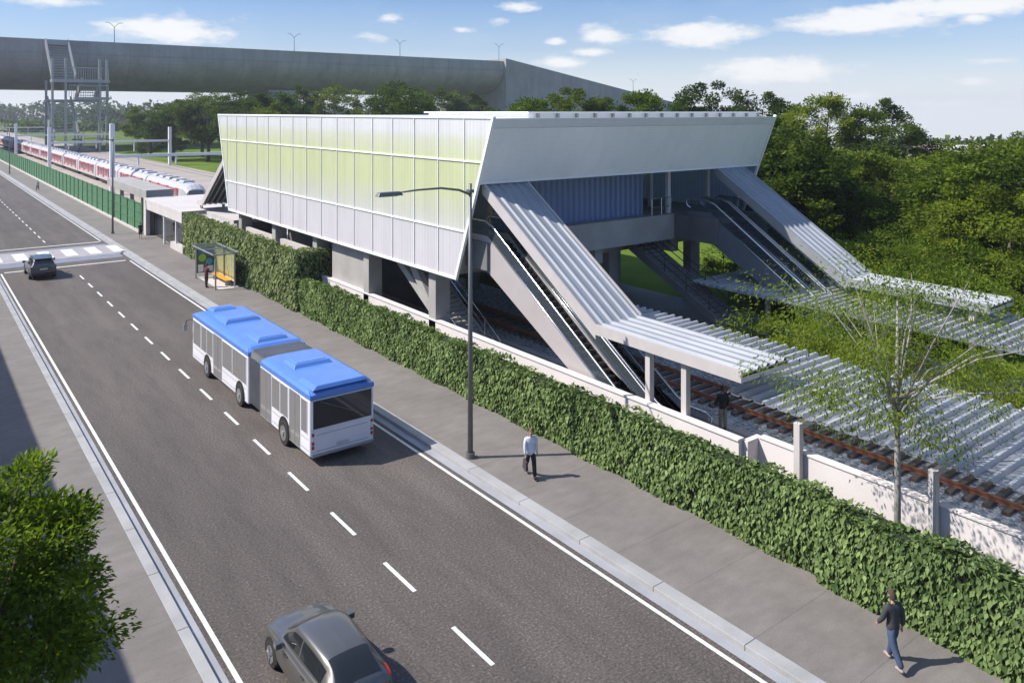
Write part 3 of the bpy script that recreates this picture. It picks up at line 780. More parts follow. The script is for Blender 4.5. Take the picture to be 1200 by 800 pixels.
MB().box(21.7, 24.6, 97, 119, 3.25, 4.25).build('roof', 'concrete', r, bevel=.03)
for y in (99, 105, 111, 117): MB().box(22.95, 23.35, y-.2, y+.2, .35, 3.247).build('post', 'concrete', r)
MB().box(22.9, 24.4, 119.5, 360, -.6, .35).build('platform_slab', 'concrete', r)

# ------------------------------------------------------------------ green fence
r = empty('mesh_fence', (20.1, 200, .14), 'long dark green mesh fence on a white plinth beside the train', 'fence')
MB().box(19.95, 20.25, 91.05, 420, .1, .42).build('plinth', 'pale_concrete', r)
MB().box(20.07, 20.13, 91.1, 420, .423, 3.35).build('mesh_panel', 'fence_green', r)
fb = MB()
for z in (1.35, 2.35, 3.3): fb.box(20.0, 20.066, 91.1, 420, z-.03, z+.03)
fb.build('rail', 'fence_green', r)
y = 91.3; p0 = None
while y < 418 and True:
    if p0 is None: p0 = MB().box(-.03, .05, -.04, .04, 0, 3.05).build('post', 'fence_green', r, local=True); p = p0
    else:
        p = p0.copy(); COL.objects.link(p); p.parent = r
    p.location = (20.0-20.1+.012, y-200, .40-.14); y += 3.6

# ------------------------------------------------------------------ viaduct
r = empty('viaduct', (150, 335, -.6), 'huge grey concrete road viaduct crossing behind the station', 'viaduct')
prof = [(320, 38.6), (319.6, 34.2), (319.8, 33.4)]+[(341-21.2*math.sin(t), 33.2-11.6*math.cos(t)) for t in np.linspace(1.53, 0, 14)]+[(341.01, 21.6), (362, 21.6), (372, 24), (378, 29), (379, 38.6), (376, 38.6), (376, 37.2), (323, 37.2), (323, 38.6)]
d = MB(); d.grid([[(x, y, z) for y, z in prof+prof[:1]] for x in list(np.linspace(-260, 239, 12))]); 
d.build('deck', 'viaduct', r, smooth=False)
MB().prism([(239, 318, -1), (239, 318, 39.9), (327, 318, 24.9), (430, 318, 8), (430, 318, -1)], (0, 62, 0)).build('ramp_wall', 'viaduct', r)
MB().box(122, 135, 330, 356, -1, 22.5).build('pier', 'viaduct', r)
MB().box(-70, -57, 330, 356, -1, 22.5).build('pier', 'viaduct', r)
# stair tower
r = empty('stair_tower', (46.5, 310, -.5), 'tall steel stair tower climbing to the viaduct', 'stair tower')
for x, y, z1 in ((38.6, 302, 31), (42.2, 300, 31), (52.4, 300, 31), (55.0, 302, 31), (38.6, 317, 24), (55.0, 317, 24)):
    MB().box(x-.35, x+.35, y-.35, y+.35, -.5, z1).build('post', 'grey_metal', r)
def flight(x0, x1, ya, za, yb, zb):
    for xx in (x0, x1):
        MB().prism([(xx-.25, ya, za+1.6), (xx-.25, yb, zb+1.6), (xx-.25, yb, zb-.8), (xx-.25, ya, za-.8)], (.5, 0, 0)).build('stringer', 'grey_metal', r)
    tb = MB(); k = int(abs(zb-za)/.9)
    for i in range(k):
        t = (i+.5)/k; tb.box(x0+.26, x1-.26, ya+(yb-ya)*t-.5, ya+(yb-ya)*t+.5, za+(zb-za)*t-.12, za+(zb-za)*t+.12)
    tb.build('tread', 'grey_metal', r)
flight(38.7, 45.6, 319, 37.2, 303, 24)
flight(47.5, 53.4, 303, 23.2, 316, 17.5)
flight(38.9, 46.0, 316, 17.0, 300, 5)
flight(47.5, 53.4, 300, 4.6, 312, -.5)
MB().box(38.2, 55.4, 299, 304.5, 23.0, 24.0).build('landing', 'grey_metal', r)
MB().box(38.2, 55.4, 313, 318, 16.6, 17.4).build('landing', 'grey_metal', r)
MB().box(45, 55.4, 299, 304.5, 17.2, 18.1).build('landing', 'grey_metal', r)
MB().box(38.9, 46.0, 318, 321, 36.6, 38.4).build('landing', 'grey_metal', r)
for z in (24.0, 18.1):
    rb = MB(); rb.box(43, 55, 299.0, 299.15, z+3.8, z+4.1)
    for i in range(18): rb.box(43+.7*i, 43.14+.7*i, 299.02, 299.13, z, z+3.8)
    rb.build('railing', 'grey_metal', r)
    
# lamps on the viaduct
v0 = None
for i, (x, z, nm) in enumerate(((61.5, 37.2, 'double-armed lamp on the viaduct just right of the stair tower'), (131, 37.2, 'double-armed lamp on the viaduct above its pier'), (182, 37.2, 'double-armed lamp on the viaduct, third from the stair tower'), (239, 38.5, 'double-armed lamp where the viaduct starts to fall'), (336, 23, 'double-armed lamp on the falling ramp above the trees'))):
    if v0 is None:
        v0 = empty('viaduct_lamp', (0, 0, 0), nm, 'street lamp', 'double lamps on the viaduct')
        MB().tube([(0, 0, 0), (0, 0, 7.5)], [.16, .11], 8).build('pole', 'pole_metal', v0)
        for s in (-1, 1):
            a = MB().tube([(0, 0, 7.3), (s*1.2, 0, 8.6), (s*2.0, 0, 9.0)], .09, 6).build('arm', 'pole_metal', v0)
            MB().box(s*2.4-.6, s*2.4+.6, -.2, .2, 8.95, 9.12).build('lamp_head', 'grey_metal', a)
        v = v0
    else: v = dup(v0)
    v.location = (x, 324, z); v['label'] = nm

# ------------------------------------------------------------------ catenary portals
for (y, nm, hc) in ((144, 'white overhead line portal nearest the station', 11.2), (216, 'white overhead line portal, second from the station', 9.5), (288, 'white overhead line portal, third from the station', 9.5), (361, 'white overhead line portal, fourth from the station', 9.5), (434, 'farthest white overhead line portal before the viaduct shade', 9.5)):
    r = empty('catenary_portal', (27, y, -.5), nm, 'portal', 'overhead line portals')
    MB().box(26.65, 27.35, y-.35, y+.35, -.5, hc).build('mast', 'white_metal', r)
    MB().box(53.65, 54.35, y-.35, y+.35, -.5, 9.3).build('mast', 'white_metal', r)
    MB().box(27.36, 53.64, y-.22, y+.22, 5.55, 6.05).build('beam', 'white_metal', r)
    for x in (31, 37, 45.5): MB().box(x-.12, x+.12, y-.1, y+.1, 4.2 if x < 40 else 3.2, 5.547).build('hanger', 'white_metal', r)
# ------------------------------------------------------------------ street lamps on the pavement
l0 = None
for (x, y, nm) in ((16.95, 24.8, 'tall grey street lamp with a long arm over the road, near the briefcase man'), (17.6, 93.6, 'grey street lamp standing near the entrance block'), (17.3, 197, 'distant grey street lamp by the green fence')):
    if l0 is None:
        l0 = empty('street_lamp', (0, 0, 0), nm, 'street lamp', 'street lamps along the pavement')
        MB().tube([(0, 0, 0), (0, 0, 5), (0, 0, 10.35)], [.105, .085, .06], 12).build('pole', 'pole_metal', l0, smooth=True)
        MB().cyl((0, 0, .10), .17, (0, 0, 1), .2).build('base_collar', 'pole_metal', l0)
        MB().box(-.11, .11, -.11, .11, 10.0, 10.12).build('bracket', 'pole_metal', l0)
        a = MB().tube([(0, 0, 9.93), (-.5, 0, 10.13), (-1.3, 0, 10.25), (-2.3, 0, 10.24), (-3.0, 0, 10.2)], [.05, .045, .04, .035, .03], 8).build('arm', 'pole_metal', l0, smooth=True)
        MB().frustum(-3.95, -2.95, -.15, .15, 10.10, 10.24, .08, .04).build('lamp_head', 'pole_metal', a, bevel=.02)
        MB().box(-3.85, -3.15, -.10, .10, 10.08, 10.098).build('lens', 'lamp_clear', a)
        l = l0
    else: l = dup(l0)
    l.location = (x, y, .14); l['label'] = nm

# ------------------------------------------------------------------ articulated bus
b = empty('articulated_bus', (13.25, 35.6, 0), 'white articulated bus with a blue roof driving beside the kerb', 'bus')
X0, X1 = 11.93, 14.57
MB().box(X0, X1, 34.75, 43.25, .33, 2.46).build('front_body', 'bus_white', b, bevel=.09)
MB().box(X0, X1, 28.0, 33.28, .33, 2.46).build('rear_body', 'bus_white', b, bevel=.07)
bl = MB(); prof = []
nb = 11
for i in range(nb*2+1):
    y = 33.26+(34.77-33.26)*i/(nb*2); d = .0 if i % 2 else .11
    c = .35
    prof.append([(X0+d+.05, y, .45), (X0+d+.05, y, 2.45), (X0+d+.25, y, 2.74-d), (X1-d-.25, y, 2.74-d), (X1-d-.05, y, 2.45), (X1-d-.05, y, .45), (X0+d+.05, y, .45)])
bl.grid(prof); bl.build('bellows', 'bellows', b)
def roof(y0, y1, e0, e1, nm):
    m_ = MB(); P = []
    # sections along Y: (y, inset, height factor)
    for y, k in ((y0, 0), (y0+.02, .35), (y0+e0, .9), (y0+e0+.25, 1), (y1-e1-.25, 1), (y1-e1, .9), (y1-.02, .35), (y1, 0)):
        z = lambda h: 2.463+h*(.25+.75*k) if h > .2 else 2.463+h
        xi = .02*(1-k)
        half = [(1.335-xi, 0), (1.33-xi, .17), (1.24, .28), (1.08, .34), (.55, .37)]
        row = [(13.25-x, y, z(h)) for x, h in half]+[(13.25+x, y, z(h)) for x, h in half[::-1]]
        P.append(row)
    m_.grid(P); nP = len(P[0])
    m_.add(P[0], [tuple(range(nP))]); m_.add(P[-1], [tuple(range(nP))[::-1]])
    return m_.build(nm, 'bus_blue', b, bevel=0)
roof(34.72, 43.3, .25, .55, 'roof'); rr = roof(27.98, 33.3, .35, .2, 'roof')
pods = [(12.6, 13.9, 42.0, 43.0, .09), (12.35, 14.15, 39.2, 41.2, .13), (12.5, 14.0, 35.2, 36.6, .12), (12.4, 14.1, 30.7, 32.0, .12)]
for (a, c, d, e, h) in pods:
    MB().frustum(a, c, d, e, 2.81, 2.835+h, .12, .16).build('roof_pod', 'bus_blue', b, bevel=.02)
    MB().frustum(a+.2, c-.2, d+.25, e-.25, 2.832+h, 2.86+h, .03, .03).build('roof_hatch', 'bus_blue', b)
MB().frustum(12.05, 14.45, 28.05, 29.6, 2.76, 2.90, .22, .12).build('rear_fairing', 'bus_blue', b, bevel=.03)
def side_win(y0, y1, z0, z1, nm='window', left=True, split=0):
    x = X0 if left else X1; s = -1 if left else 1
    a = MB(); a.box(min(x+s*.004, x+s*.010), max(x+s*.004, x+s*.010), y0, y1, z0, z1)
    o = a.build(nm, 'bus_glass', b)
    f = MB()
    for (p, q, u, v) in ((y0-.02, y1+.02, z0-.025, z0), (y0-.02, y1+.02, z1, z1+.025), (y0-.025, y0, z0, z1), (y1, y1+.025, z0, z1)):
        f.box(min(x+s*.003, x+s*.016), max(x+s*.003, x+s*.016), p, q, u, v)
    for i in range(1, split):
        yy = y0+(y1-y0)*i/split; f.box(min(x+s*.012, x+s*.02), max(x+s*.012, x+s*.02), yy-.025, yy+.025, z0, z1)
    f.build('frame', 'grey_metal' if nm == 'door' else 'bus_white', o)
    return o
for left in (True, False):
    side_win(41.75, 43.0, 1.15, 2.36, left=left); side_win(39.75, 41.6, 1.15, 2.36, left=left, split=2)
    side_win(38.4, 39.6, .42, 2.38, 'door', left, 2)
    side_win(36.85, 38.25, 1.15, 2.36, left=left); side_win(34.95, 36.75, 1.15, 2.36, left=left)
    side_win(31.95, 33.15, .42, 2.38, 'door', left, 2)
    side_win(31.0, 31.82, 1.15, 2.36, left=left); side_win(30.15, 30.9, 1.15, 2.36, left=left)
    side_win(28.95, 29.95, .42, 2.38, 'door', left, 2)
    side_win(28.25, 28.8, 1.15, 2.36, left=left)
    x = X0 if left else X1; s = -1 if left else 1
    sk = MB()
    for (p, q) in ((39.8, 42.9), (35.0, 38.3), (30.1, 31.8), (28.15, 28.85)):
        for z in (.55, .95): sk.box(min(x, x+s*.006), max(x, x+s*.006), p, q, z-.012, z+.012)
    sk.build('skirt_joint', 'grey_metal', b)
    for yw in (40.6, 35.75, 30.5):
        ar = MB(); P = []
        pts = [(.62*math.cos(t), .62*math.sin(t)) for t in np.linspace(-.25, math.pi+.25, 18)]
        ar.prism([(x+s*.012, yw+u, .50+v) for u, v in pts], (-s*.05, 0, 0)); ar.build('wheel_arch', 'black_trim', b)
        wl = MB().cyl((x-s*.10, yw, .48), .48, (1, 0, 0), .30, 28).build('wheel', 'rubber', b, bevel=.03)
        MB().cyl((x+s*.035, yw, .48), .30, (1, 0, 0), .06, 24).build('rim', 'rim', wl)
        MB().cyl((x+s*.075, yw, .48), .10, (1, 0, 0), .05, 14).build('hub', 'grey_metal', wl)
# rear
MB().box(12.05, 14.45, 27.985, 27.995, 1.36, 2.40).build('rear_window', 'bus_rear_glass', b)
f = MB(); f.box(12.02, 14.48, 27.975, 27.998, 1.325, 1.355); f.box(12.0, 12.045, 27.975, 27.998, 1.36, 2.42); f.box(14.455, 14.5, 27.975, 27.998, 1.36, 2.42); f.build('rear_frame', 'bus_white', b)
MB().beam((12.35, 27.975, 2.34), (13.9, 27.975, 1.62), .02, .03, (0, 1, 0)).build('rear_wiper', 'pole_metal', b)
for x in (12.0, 14.42):
    for z in (.62, .78, .94, 1.10):
        MB().box(x, x+.09, 27.975, 27.998, z, z+.11).build('tail_light', 'tail_red' if z != .94 else 'lamp_clear', b)
ej = MB()
for z in (.52, 1.12): ej.box(12.2, 14.3, 27.993, 28.0, z-.01, z+.01)
ej.build('rear_joint', 'grey_metal', b)
MB().box(13.0, 13.5, 27.98, 27.998, .56, .68).build('number_plate', 'plate', b)
MB().box(12.0, 14.5, 27.96, 28.1, .31, .42).build('rear_bumper', 'grey_metal', b, bevel=.02)
# front
MB().box(12.1, 14.4, 43.253, 43.262, 1.0, 2.38).build('windscreen', 'dark_glass', b)
for x in (12.15, 14.1): MB().box(x, x+.28, 43.252, 43.275, .55, .72).build('headlight', 'lamp_clear', b)
for x, s in ((11.93, -1), (14.57, 1)):
    mm = MB().tube([(x, 43.1, 2.35), (x+s*.25, 43.35, 2.3), (x+s*.3, 43.4, 2.1)], .025, 6).build('mirror_arm', 'black_trim', b)
    MB().box(x+s*.3-.1, x+s*.3+.1, 43.36, 43.44, 1.75, 2.1).build('mirror', 'grey_metal', mm, bevel=.02)

# ------------------------------------------------------------------ cars
def catmull(A, t):
    """A (n, ...) sampled at float indices t"""
    A = np.asarray(A, float); n = len(A); t = np.clip(np.asarray(t, float), 0, n-1)
    i = np.minimum(np.floor(t).astype(int), n-2); f = (t-i).reshape((-1,)+(1,)*(A.ndim-1))
    p1, p2 = A[i], A[i+1]
    p0 = np.where((i == 0).reshape(f.shape), 2*p1-p2, A[np.maximum(i-1, 0)])
    p3 = np.where((i+2 > n-1).reshape(f.shape), 2*p2-p1, A[np.minimum(i+2, n-1)])
    return .5*(2*p1+(p2-p0)*f+(2*p0-5*p1+4*p2-p3)*f*f+(3*p1-p0-3*p2+p3)*f**3)

class CarShape:
    def __init__(s, stations):
        # station: y, zb, w, zbelt, wg (glass foot), zr, wr
        rows = []
        for (y, zb, w, zbelt, zr, wr) in stations:
            zm = zb+(zbelt-zb)*.5
            cab = zr-zbelt
            rows.append([(0, y, zb), (w*.80, y, zb), (w*.97, y, zb+.12), (w, y, zm), (w*.965, y, zbelt), (w*.90 if cab > .12 else w*.88, y, zbelt+min(.05, cab*.4)),
                         (wr+.05, y, zr-.10*min(1, cab/.3)-.015), (wr*.78, y, zr), (0, y, zr+.03)])
        s.A = np.array(rows)
    def S(s, u, v):
        u = np.asarray(u, float); v = np.asarray(v, float)
        B = catmull(s.A, u)                       # (nu, 9, 3)
        return np.stack([catmull(B[i], v) for i in range(len(u))])   # nu, nv, 3
    def patch(s, u0, u1, v0, v1, nu, nv, side, off=0, shrink=None):
        u = np.linspace(u0, u1, nu); v = np.linspace(v0, v1, nv)
        P = s.S(u, v)
        if off:
            du = np.gradient(P, axis=0); dv = np.gradient(P, axis=1)
            N = np.cross(dv, du); N /= np.linalg.norm(N, axis=2, keepdims=True)+1e-9
            sg = np.sign((N*(P-np.array([0, P[..., 1].mean(), .7]))).sum(2, keepdims=True)); sg = np.sign(sg.mean()) or 1
            P = P+N*sg*off
        P = P.copy(); P[..., 0] *= side
        return P

def car(root, cs, paint, wheels, wr, wins, bands, tail, extras):
    mb = MB(); ns = len(cs.A)
    for sd_ in (1, -1):
        mb.grid(cs.patch(0, ns-1, 0, 8, (ns-1)*7+1, 41, sd_).tolist())
    for e in (0, ns-1):
        ring = cs.S([e], np.linspace(0, 8, 25))[0]
        mb.add(ring.tolist()+[(-p[0], p[1], p[2]) for p in ring[::-1].tolist()], [tuple(range(50))])
    mb.build('body', paint, root, smooth=True, local=True)
    for (nm, u0, u1, v0, v1) in wins:
        for sd_ in (1, -1):
            MB().grid(cs.patch(u0, u1, v0, v1, 20, 8, sd_, .006).tolist()).build(nm, 'car_glass', root, smooth=True, local=True)
    for (nm, u0, u1, v0, m_) in bands:
        mb = MB()
        for sd_ in (1, -1): mb.grid(cs.patch(u0, u1, v0, 8, 14, 10, sd_, .007).tolist())
        mb.build(nm, m_, root, smooth=True, local=True)
    for (u0, u1, v0, v1, m_, nm) in tail:
        for sd_ in (1, -1):
            MB().grid(cs.patch(u0, u1, v0, v1, 8, 8, sd_, .010).tolist()).build(nm, m_, root, smooth=True, local=True)
    for (y, hw) in wheels:
        for s_ in (1, -1):
            pts = [((wr+.075)*math.cos(t), (wr+.075)*math.sin(t)) for t in np.linspace(-.2, math.pi+.2, 20)]
            MB().prism([(s_*(hw+.002), y+a, wr+c) for a, c in pts], (-s_*.12, 0, 0)).build('wheel_arch', 'black_trim', root, local=True)
            w_ = MB().cyl((s_*(hw-.10), y, wr), wr, (1, 0, 0), .22, 26).build('wheel', 'rubber', root, bevel=.03, local=True)
            rm = MB().cyl((s_*(hw+.012), y, wr), wr*.64, (1, 0, 0), .02, 20)
            for k in range(5):
                t = k*2*math.pi/5; rm.beam((s_*(hw+.02), y, wr), (s_*(hw+.02), y+math.cos(t)*wr*.6, wr+math.sin(t)*wr*.6), .05, .05, (1, 0, 0))
            rm.build('rim', 'rim', w_, local=True)
    for (nm, m_, f) in extras:
        q = MB(); f(q); q.build(nm, m_, root, local=True, bevel=.012)

# hatchback in the foreground
hs = CarShape([(-2.06, .36, .66, .70, .78, .50), (-2.0, .28, .80, .86, .95, .62), (-1.86, .25, .855, .93, 1.10, .62), (-1.5, .22, .875, .96, 1.34, .55), (-1.1, .21, .885, .97, 1.455, .57), (-.3, .20, .89, .96, 1.50, .60),
               (.25, .20, .89, .95, 1.44, .60), (.62, .20, .89, .94, 1.24, .60), (1.0, .21, .885, .92, 1.02, .62), (1.5, .23, .865, .84, .93, .58), (1.85, .26, .80, .73, .82, .55), (2.04, .34, .64, .60, .66, .45)])
r = empty('hatchback_car', (7.72, 17.3, 0), 'grey hatchback with dark windows driving away in the foreground', 'car')
def hx(q):
    q.box(.90, 1.08, .45, .62, .92, 1.06)
car(r, hs, 'sedan_grey', [(1.27, .885), (-1.28, .885)], .325,
    [('side_window', 3.25, 5.0, 5.15, 6.0), ('side_window', 5.12, 7.3, 5.15, 6.0)],
    [('rear_window', 1.9, 3.6, 6.7, 'car_glass'), ('windscreen', 6.35, 7.75, 6.6, 'car_glass')],
    [(1.35, 2.7, 4.1, 5.6, 'tail_red', 'tail_light'), (10.0, 10.7, 3.9, 4.8, 'lamp_clear', 'headlight')],
    [('door_mirror', 'sedan_grey', hx), ('door_mirror', 'sedan_grey', lambda q: q.box(-1.08, -.90, .45, .62, .92, 1.06)), ('rear_bumper', 'black_trim', lambda q: q.box(-.6, .6, -2.09, -1.98, .30, .42)), ('number_plate', 'plate', lambda q: q.box(-.26, .26, -2.085, -2.05, .56, .68)),
    ]+[('door_handle', 'black_trim', lambda q, s=s, y=y: q.box(s*.885-.015, s*.885+.015, y, y+.18, .80, .83)) for s in (1, -1) for y in (-.75, .2)])
r.rotation_euler.z = R(.5); r.scale = (.92, .94, .94)
# dark SUV waiting at the crossing
ss = CarShape([(-2.25, .42, .70, .86, 1.0, .55), (-2.2, .36, .86, .98, 1.12, .66), (-2.08, .32, .91, 1.04, 1.36, .64), (-1.8, .30, .925, 1.06, 1.58, .62), (-1.4, .29, .93, 1.06, 1.66, .64), (-.5, .28, .935, 1.05, 1.69, .66),
               (.2, .28, .935, 1.04, 1.62, .65), (.65, .28, .93, 1.03, 1.36, .64), (1.0, .29, .925, 1.01, 1.12, .66), (1.6, .31, .90, .95, 1.05, .62), (2.05, .34, .84, .82, .92, .58), (2.25, .42, .66, .68, .74, .48)])
r = empty('suv_car', (8.6, 74.2, 0), 'dark grey sport utility car stopped before the zebra crossing', 'car')
def sx_(q):
    q.box(.95, 1.15, .5, .68, 1.02, 1.20)
car(r, ss, 'suv_grey', [(1.42, .93), (-1.38, .93)], .37,
    [('side_window', 3.0, 4.9, 5.1, 6.0), ('side_window', 5.05, 7.2, 5.1, 6.0)],
    [('rear_window', 1.55, 2.9, 6.2, 'car_glass'), ('windscreen', 6.35, 7.7, 6.4, 'car_glass')],
    [(.9, 1.6, 3.9, 5.4, 'tail_red', 'tail_light'), (10.0, 10.7, 3.9, 4.8, 'lamp_clear', 'headlight')],
    [('door_mirror', 'suv_grey', sx_), ('door_mirror', 'suv_grey', lambda q: q.box(-1.15, -.95, .5, .68, 1.02, 1.20)), ('rear_bumper', 'black_trim', lambda q: q.box(-.82, .82, -2.29, -2.1, .36, .56)), ('number_plate', 'plate', lambda q: q.box(-.26, .26, -2.275, -2.22, .78, .90)),
     ('roof_rail', 'black_trim', lambda q: q.box(.64, .68, -1.5, .1, 1.66, 1.71)), ('roof_rail', 'black_trim', lambda q: q.box(-.68, -.64, -1.5, .1, 1.66, 1.71)), ('spoiler', 'suv_grey', lambda q: q.box(-.6, .6, -2.02, -1.7, 1.58, 1.64))])

# ------------------------------------------------------------------ bus shelter with poster
r = empty('bus_shelter', (18.8, 62, .14), 'glass bus shelter with a bright poster and orange bench before the tall hedge', 'bus shelter')
for (x, y) in ((18.05, 59.5), (19.45, 59.5), (18.05, 64.5), (19.6, 64.5), (19.45, 62.0)):
    MB().box(x-.05, x+.05, y-.05, y+.05, .14, 2.62).build('post', 'grey_metal', r)
MB().box(17.8, 19.75, 59.3, 64.7, 2.625, 2.70).build('roof', 'glass', r)
fr = MB()
for y in (59.3, 62.0, 64.62): fr.box(17.8, 19.75, y, y+.08, 2.70, 2.76)
for x in (17.8, 19.67): fr.box(x, x+.08, 59.385, 64.615, 2.702, 2.755)
fr.build('roof_frame', 'grey_metal', r)
MB().box(19.5, 19.52, 59.6, 64.4, .5, 2.55).build('back_glass', 'yellow_panel', r)
pr = MB()
for y in (60.4, 61.2, 63.2): pr.box(19.485, 19.497, y, y+.16, .55, 2.5)
pr.build('back_stripe', 'poster_white', r)
pp = MB().box(18.12, 19.42, 64.44, 64.56, .55, 2.5).build('poster_panel', 'poster_dark', r)
MB().box(18.16, 19.38, 64.425, 64.437, 2.0, 2.46).build('poster_sky', 'poster_blue', pp)
def disc(x, z, rad, m_, y, nm):
    MB().prism([(x+rad*math.cos(t), y, z+rad*math.sin(t)) for t in np.linspace(0, 2*math.pi, 28)[:-1]], (0, .006, 0)).build(nm, m_, pp)
disc(18.52, 1.72, .30, 'poster_green', 64.41, 'poster_tree'); disc(19.05, 1.38, .27, 'poster_cyan', 64.41, 'poster_badge')
MB().box(18.2, 18.6, 64.41, 64.422, .62, 1.2).build('poster_block', 'poster_white', pp); MB().box(18.8, 19.35, 64.41, 64.422, .62, 1.05).build('poster_block', 'poster_white', pp)
MB().box(18.95, 19.4, 60.0, 63.6, .56, .62).build('bench_seat', 'bench_orange', r, bevel=.01)
for y in (60.3, 63.2): MB().box(19.0, 19.35, y, y+.06, .14, .557).build('bench_leg', 'grey_metal', r)
structure('shelter_plinth', MB().box(18.3, 19.7, 59.3, 64.7, .1, .165), 'pale_concrete')

# ------------------------------------------------------------------ trains
def train(label, y0, ncar, first, carlen=20.5):
    global car0
    r = empty('commuter_train', (31, y0, -.5), label, 'train', 'red and white commuter trains')
    for k in range(ncar):
        if car0 is None:
            XL, XR = 29.55, 32.45; ya, yb = y0+.25, y0+carlen-.25
            prof = [(XL, .45), (XL-.02, 1.6), (XL+.04, 2.75), (XL+.30, 3.15), (XL+.8, 3.38), (31, 3.45), (XR-.8, 3.38), (XR-.3, 3.15), (XR-.04, 2.75), (XR+.02, 1.6), (XR, .45)]
            c = MB().prism([(x, ya, z) for x, z in prof], (0, yb-ya, 0)).build('carriage', 'train_white', r)
            MB().prism([(x, ya+.01, z+.012) for x, z in prof[3:8]], (0, yb-ya-.02, 0)).build('roof', 'train_roof', c)
            MB().box(29.9, 32.1, ya+1.5, yb-1.5, -.15, .447).build('underframe', 'black_trim', c)
            for i in range(5):
                yy = ya+1.6+i*3.7; MB().frustum(30.2, 31.8, yy, yy+2.4, 3.40, 3.72, .15, .2).build('roof_unit', 'train_roof', c)
            for i in range(3):
                yy = ya+3.0+i*6; MB().box(30.5, 31.5, yy, yy+.35, 3.72, 3.76).build('roof_grille', 'train_blue_grey', c)
            for s, x in ((-1, XL-.02), (1, XR+.02)):
                for i in range(4):
                    yy = ya+1.6+i*5.0
                    MB().box(min(x, x+s*.03), max(x, x+s*.03), yy+.1, yy+1.4, .95, 2.72).build('door', 'train_red', c)
                    MB().box(min(x+s*.03, x+s*.036), max(x+s*.03, x+s*.036), yy+.25, yy+1.25, 1.55, 2.4).build('door_window', 'train_nose', c)
                for i in range(4):
                    yy = ya+1.6+i*5.0+1.8
                    if yy+2.8 > yb: continue
                    for y2 in (yy+.1, yy+1.65):
                        MB().box(min(x, x+s*.022), max(x, x+s*.022), y2, y2+1.05, 1.30, 2.6).build('window_band', 'train_red', c)
                        MB().box(min(x+s*.023, x+s*.03), max(x+s*.023, x+s*.03), y2+.2, y2+.85, 1.5, 2.4).build('window', 'train_nose', c)
            car0 = c; CAR0Y = y0
        else:
            c = dup(car0, r)
        c.location = (0, k*carlen, 0)
    ya = y0
    prof = [(29.55, .3), (29.53, 1.6), (29.59, 2.75), (29.85, 3.15), (30.35, 3.38), (31, 3.45), (31.65, 3.38), (32.15, 3.15), (32.41, 2.75), (32.47, 1.6), (32.45, .3)]
    m_ = MB(); n_ = len(prof); k2 = [(31+(x-31)*.86, .3+(z-.3)*.80) for x, z in prof]
    m_.grid([[(x, ya+.23, z) for x, z in prof], [(x, ya-.5, .3+(z-.3)*.97) for x, z in [(31+(x-31)*.97, z) for x, z in prof]], [(x, ya-1.4, z) for x, z in k2]])
    m_.add([(x, ya-1.4, z) for x, z in k2], [tuple(range(n_))])
    m_.build('nose', 'train_roof', r, smooth=False)
    MB().prism([(29.95, ya-1.42, 1.35), (32.05, ya-1.42, 1.35), (31.9, ya-1.42, 2.6), (30.1, ya-1.42, 2.6)], (0, -.02, 0)).build('windscreen', 'train_nose', r)
    MB().box(29.9, 32.1, ya-1.46, ya-1.40, .4, 1.25).build('front_panel', 'train_red', r)
    return r
car0 = None
train('red and white commuter train standing beyond the entrance block', 112, 10, True)
r = train('distant second red and white commuter train under the viaduct', 332, 8, False)
# overhead wire for the track
ow = empty('overhead_wire', (31, 200, 5), 'thin overhead wires above the red and white train', 'wire')
MB().tube([(31, 72, 4.9), (31, 144, 4.85), (31, 216, 4.85), (31, 430, 4.85)], .02, 4).build('contact_wire', 'dark_metal', ow)
MB().tube([(31, 72, 5.6), (31, 108, 5.2), (31, 144, 5.5), (31, 180, 5.2), (31, 216, 5.5), (31, 252, 5.2), (31, 288, 5.5), (31, 430, 5.4)], .02, 4).build('carrier_wire', 'dark_metal', ow)

# ------------------------------------------------------------------ people
def skinmesh(vs, es, rs, root_i=0, lev=1):
    me = bpy.data.meshes.new('tmp'); me.from_pydata(vs, es, []); me.update()
    o = bpy.data.objects.new('tmp', me); COL.objects.link(o)
    sk = o.modifiers.new('s', 'SKIN'); sk.use_smooth_shade = True; sk.branch_smoothing = .4
    for i, v in enumerate(me.skin_vertices[0].data):
        rr_ = rs[i]; v.radius = rr_ if isinstance(rr_, tuple) else (rr_, rr_); v.use_root = (i == root_i)
    sb = o.modifiers.new('b', 'SUBSURF'); sb.levels = lev; sb.render_levels = lev
    dg = bpy.context.evaluated_depsgraph_get(); dg.update()
    ev = o.evaluated_get(dg); em = ev.to_mesh()
    V = [tuple(v.co) for v in em.vertices]; Fs = [tuple(p.vertices) for p in em.polygons]
    ev.to_mesh_clear(); bpy.data.objects.remove(o); bpy.data.meshes.remove(me)
    return V, Fs

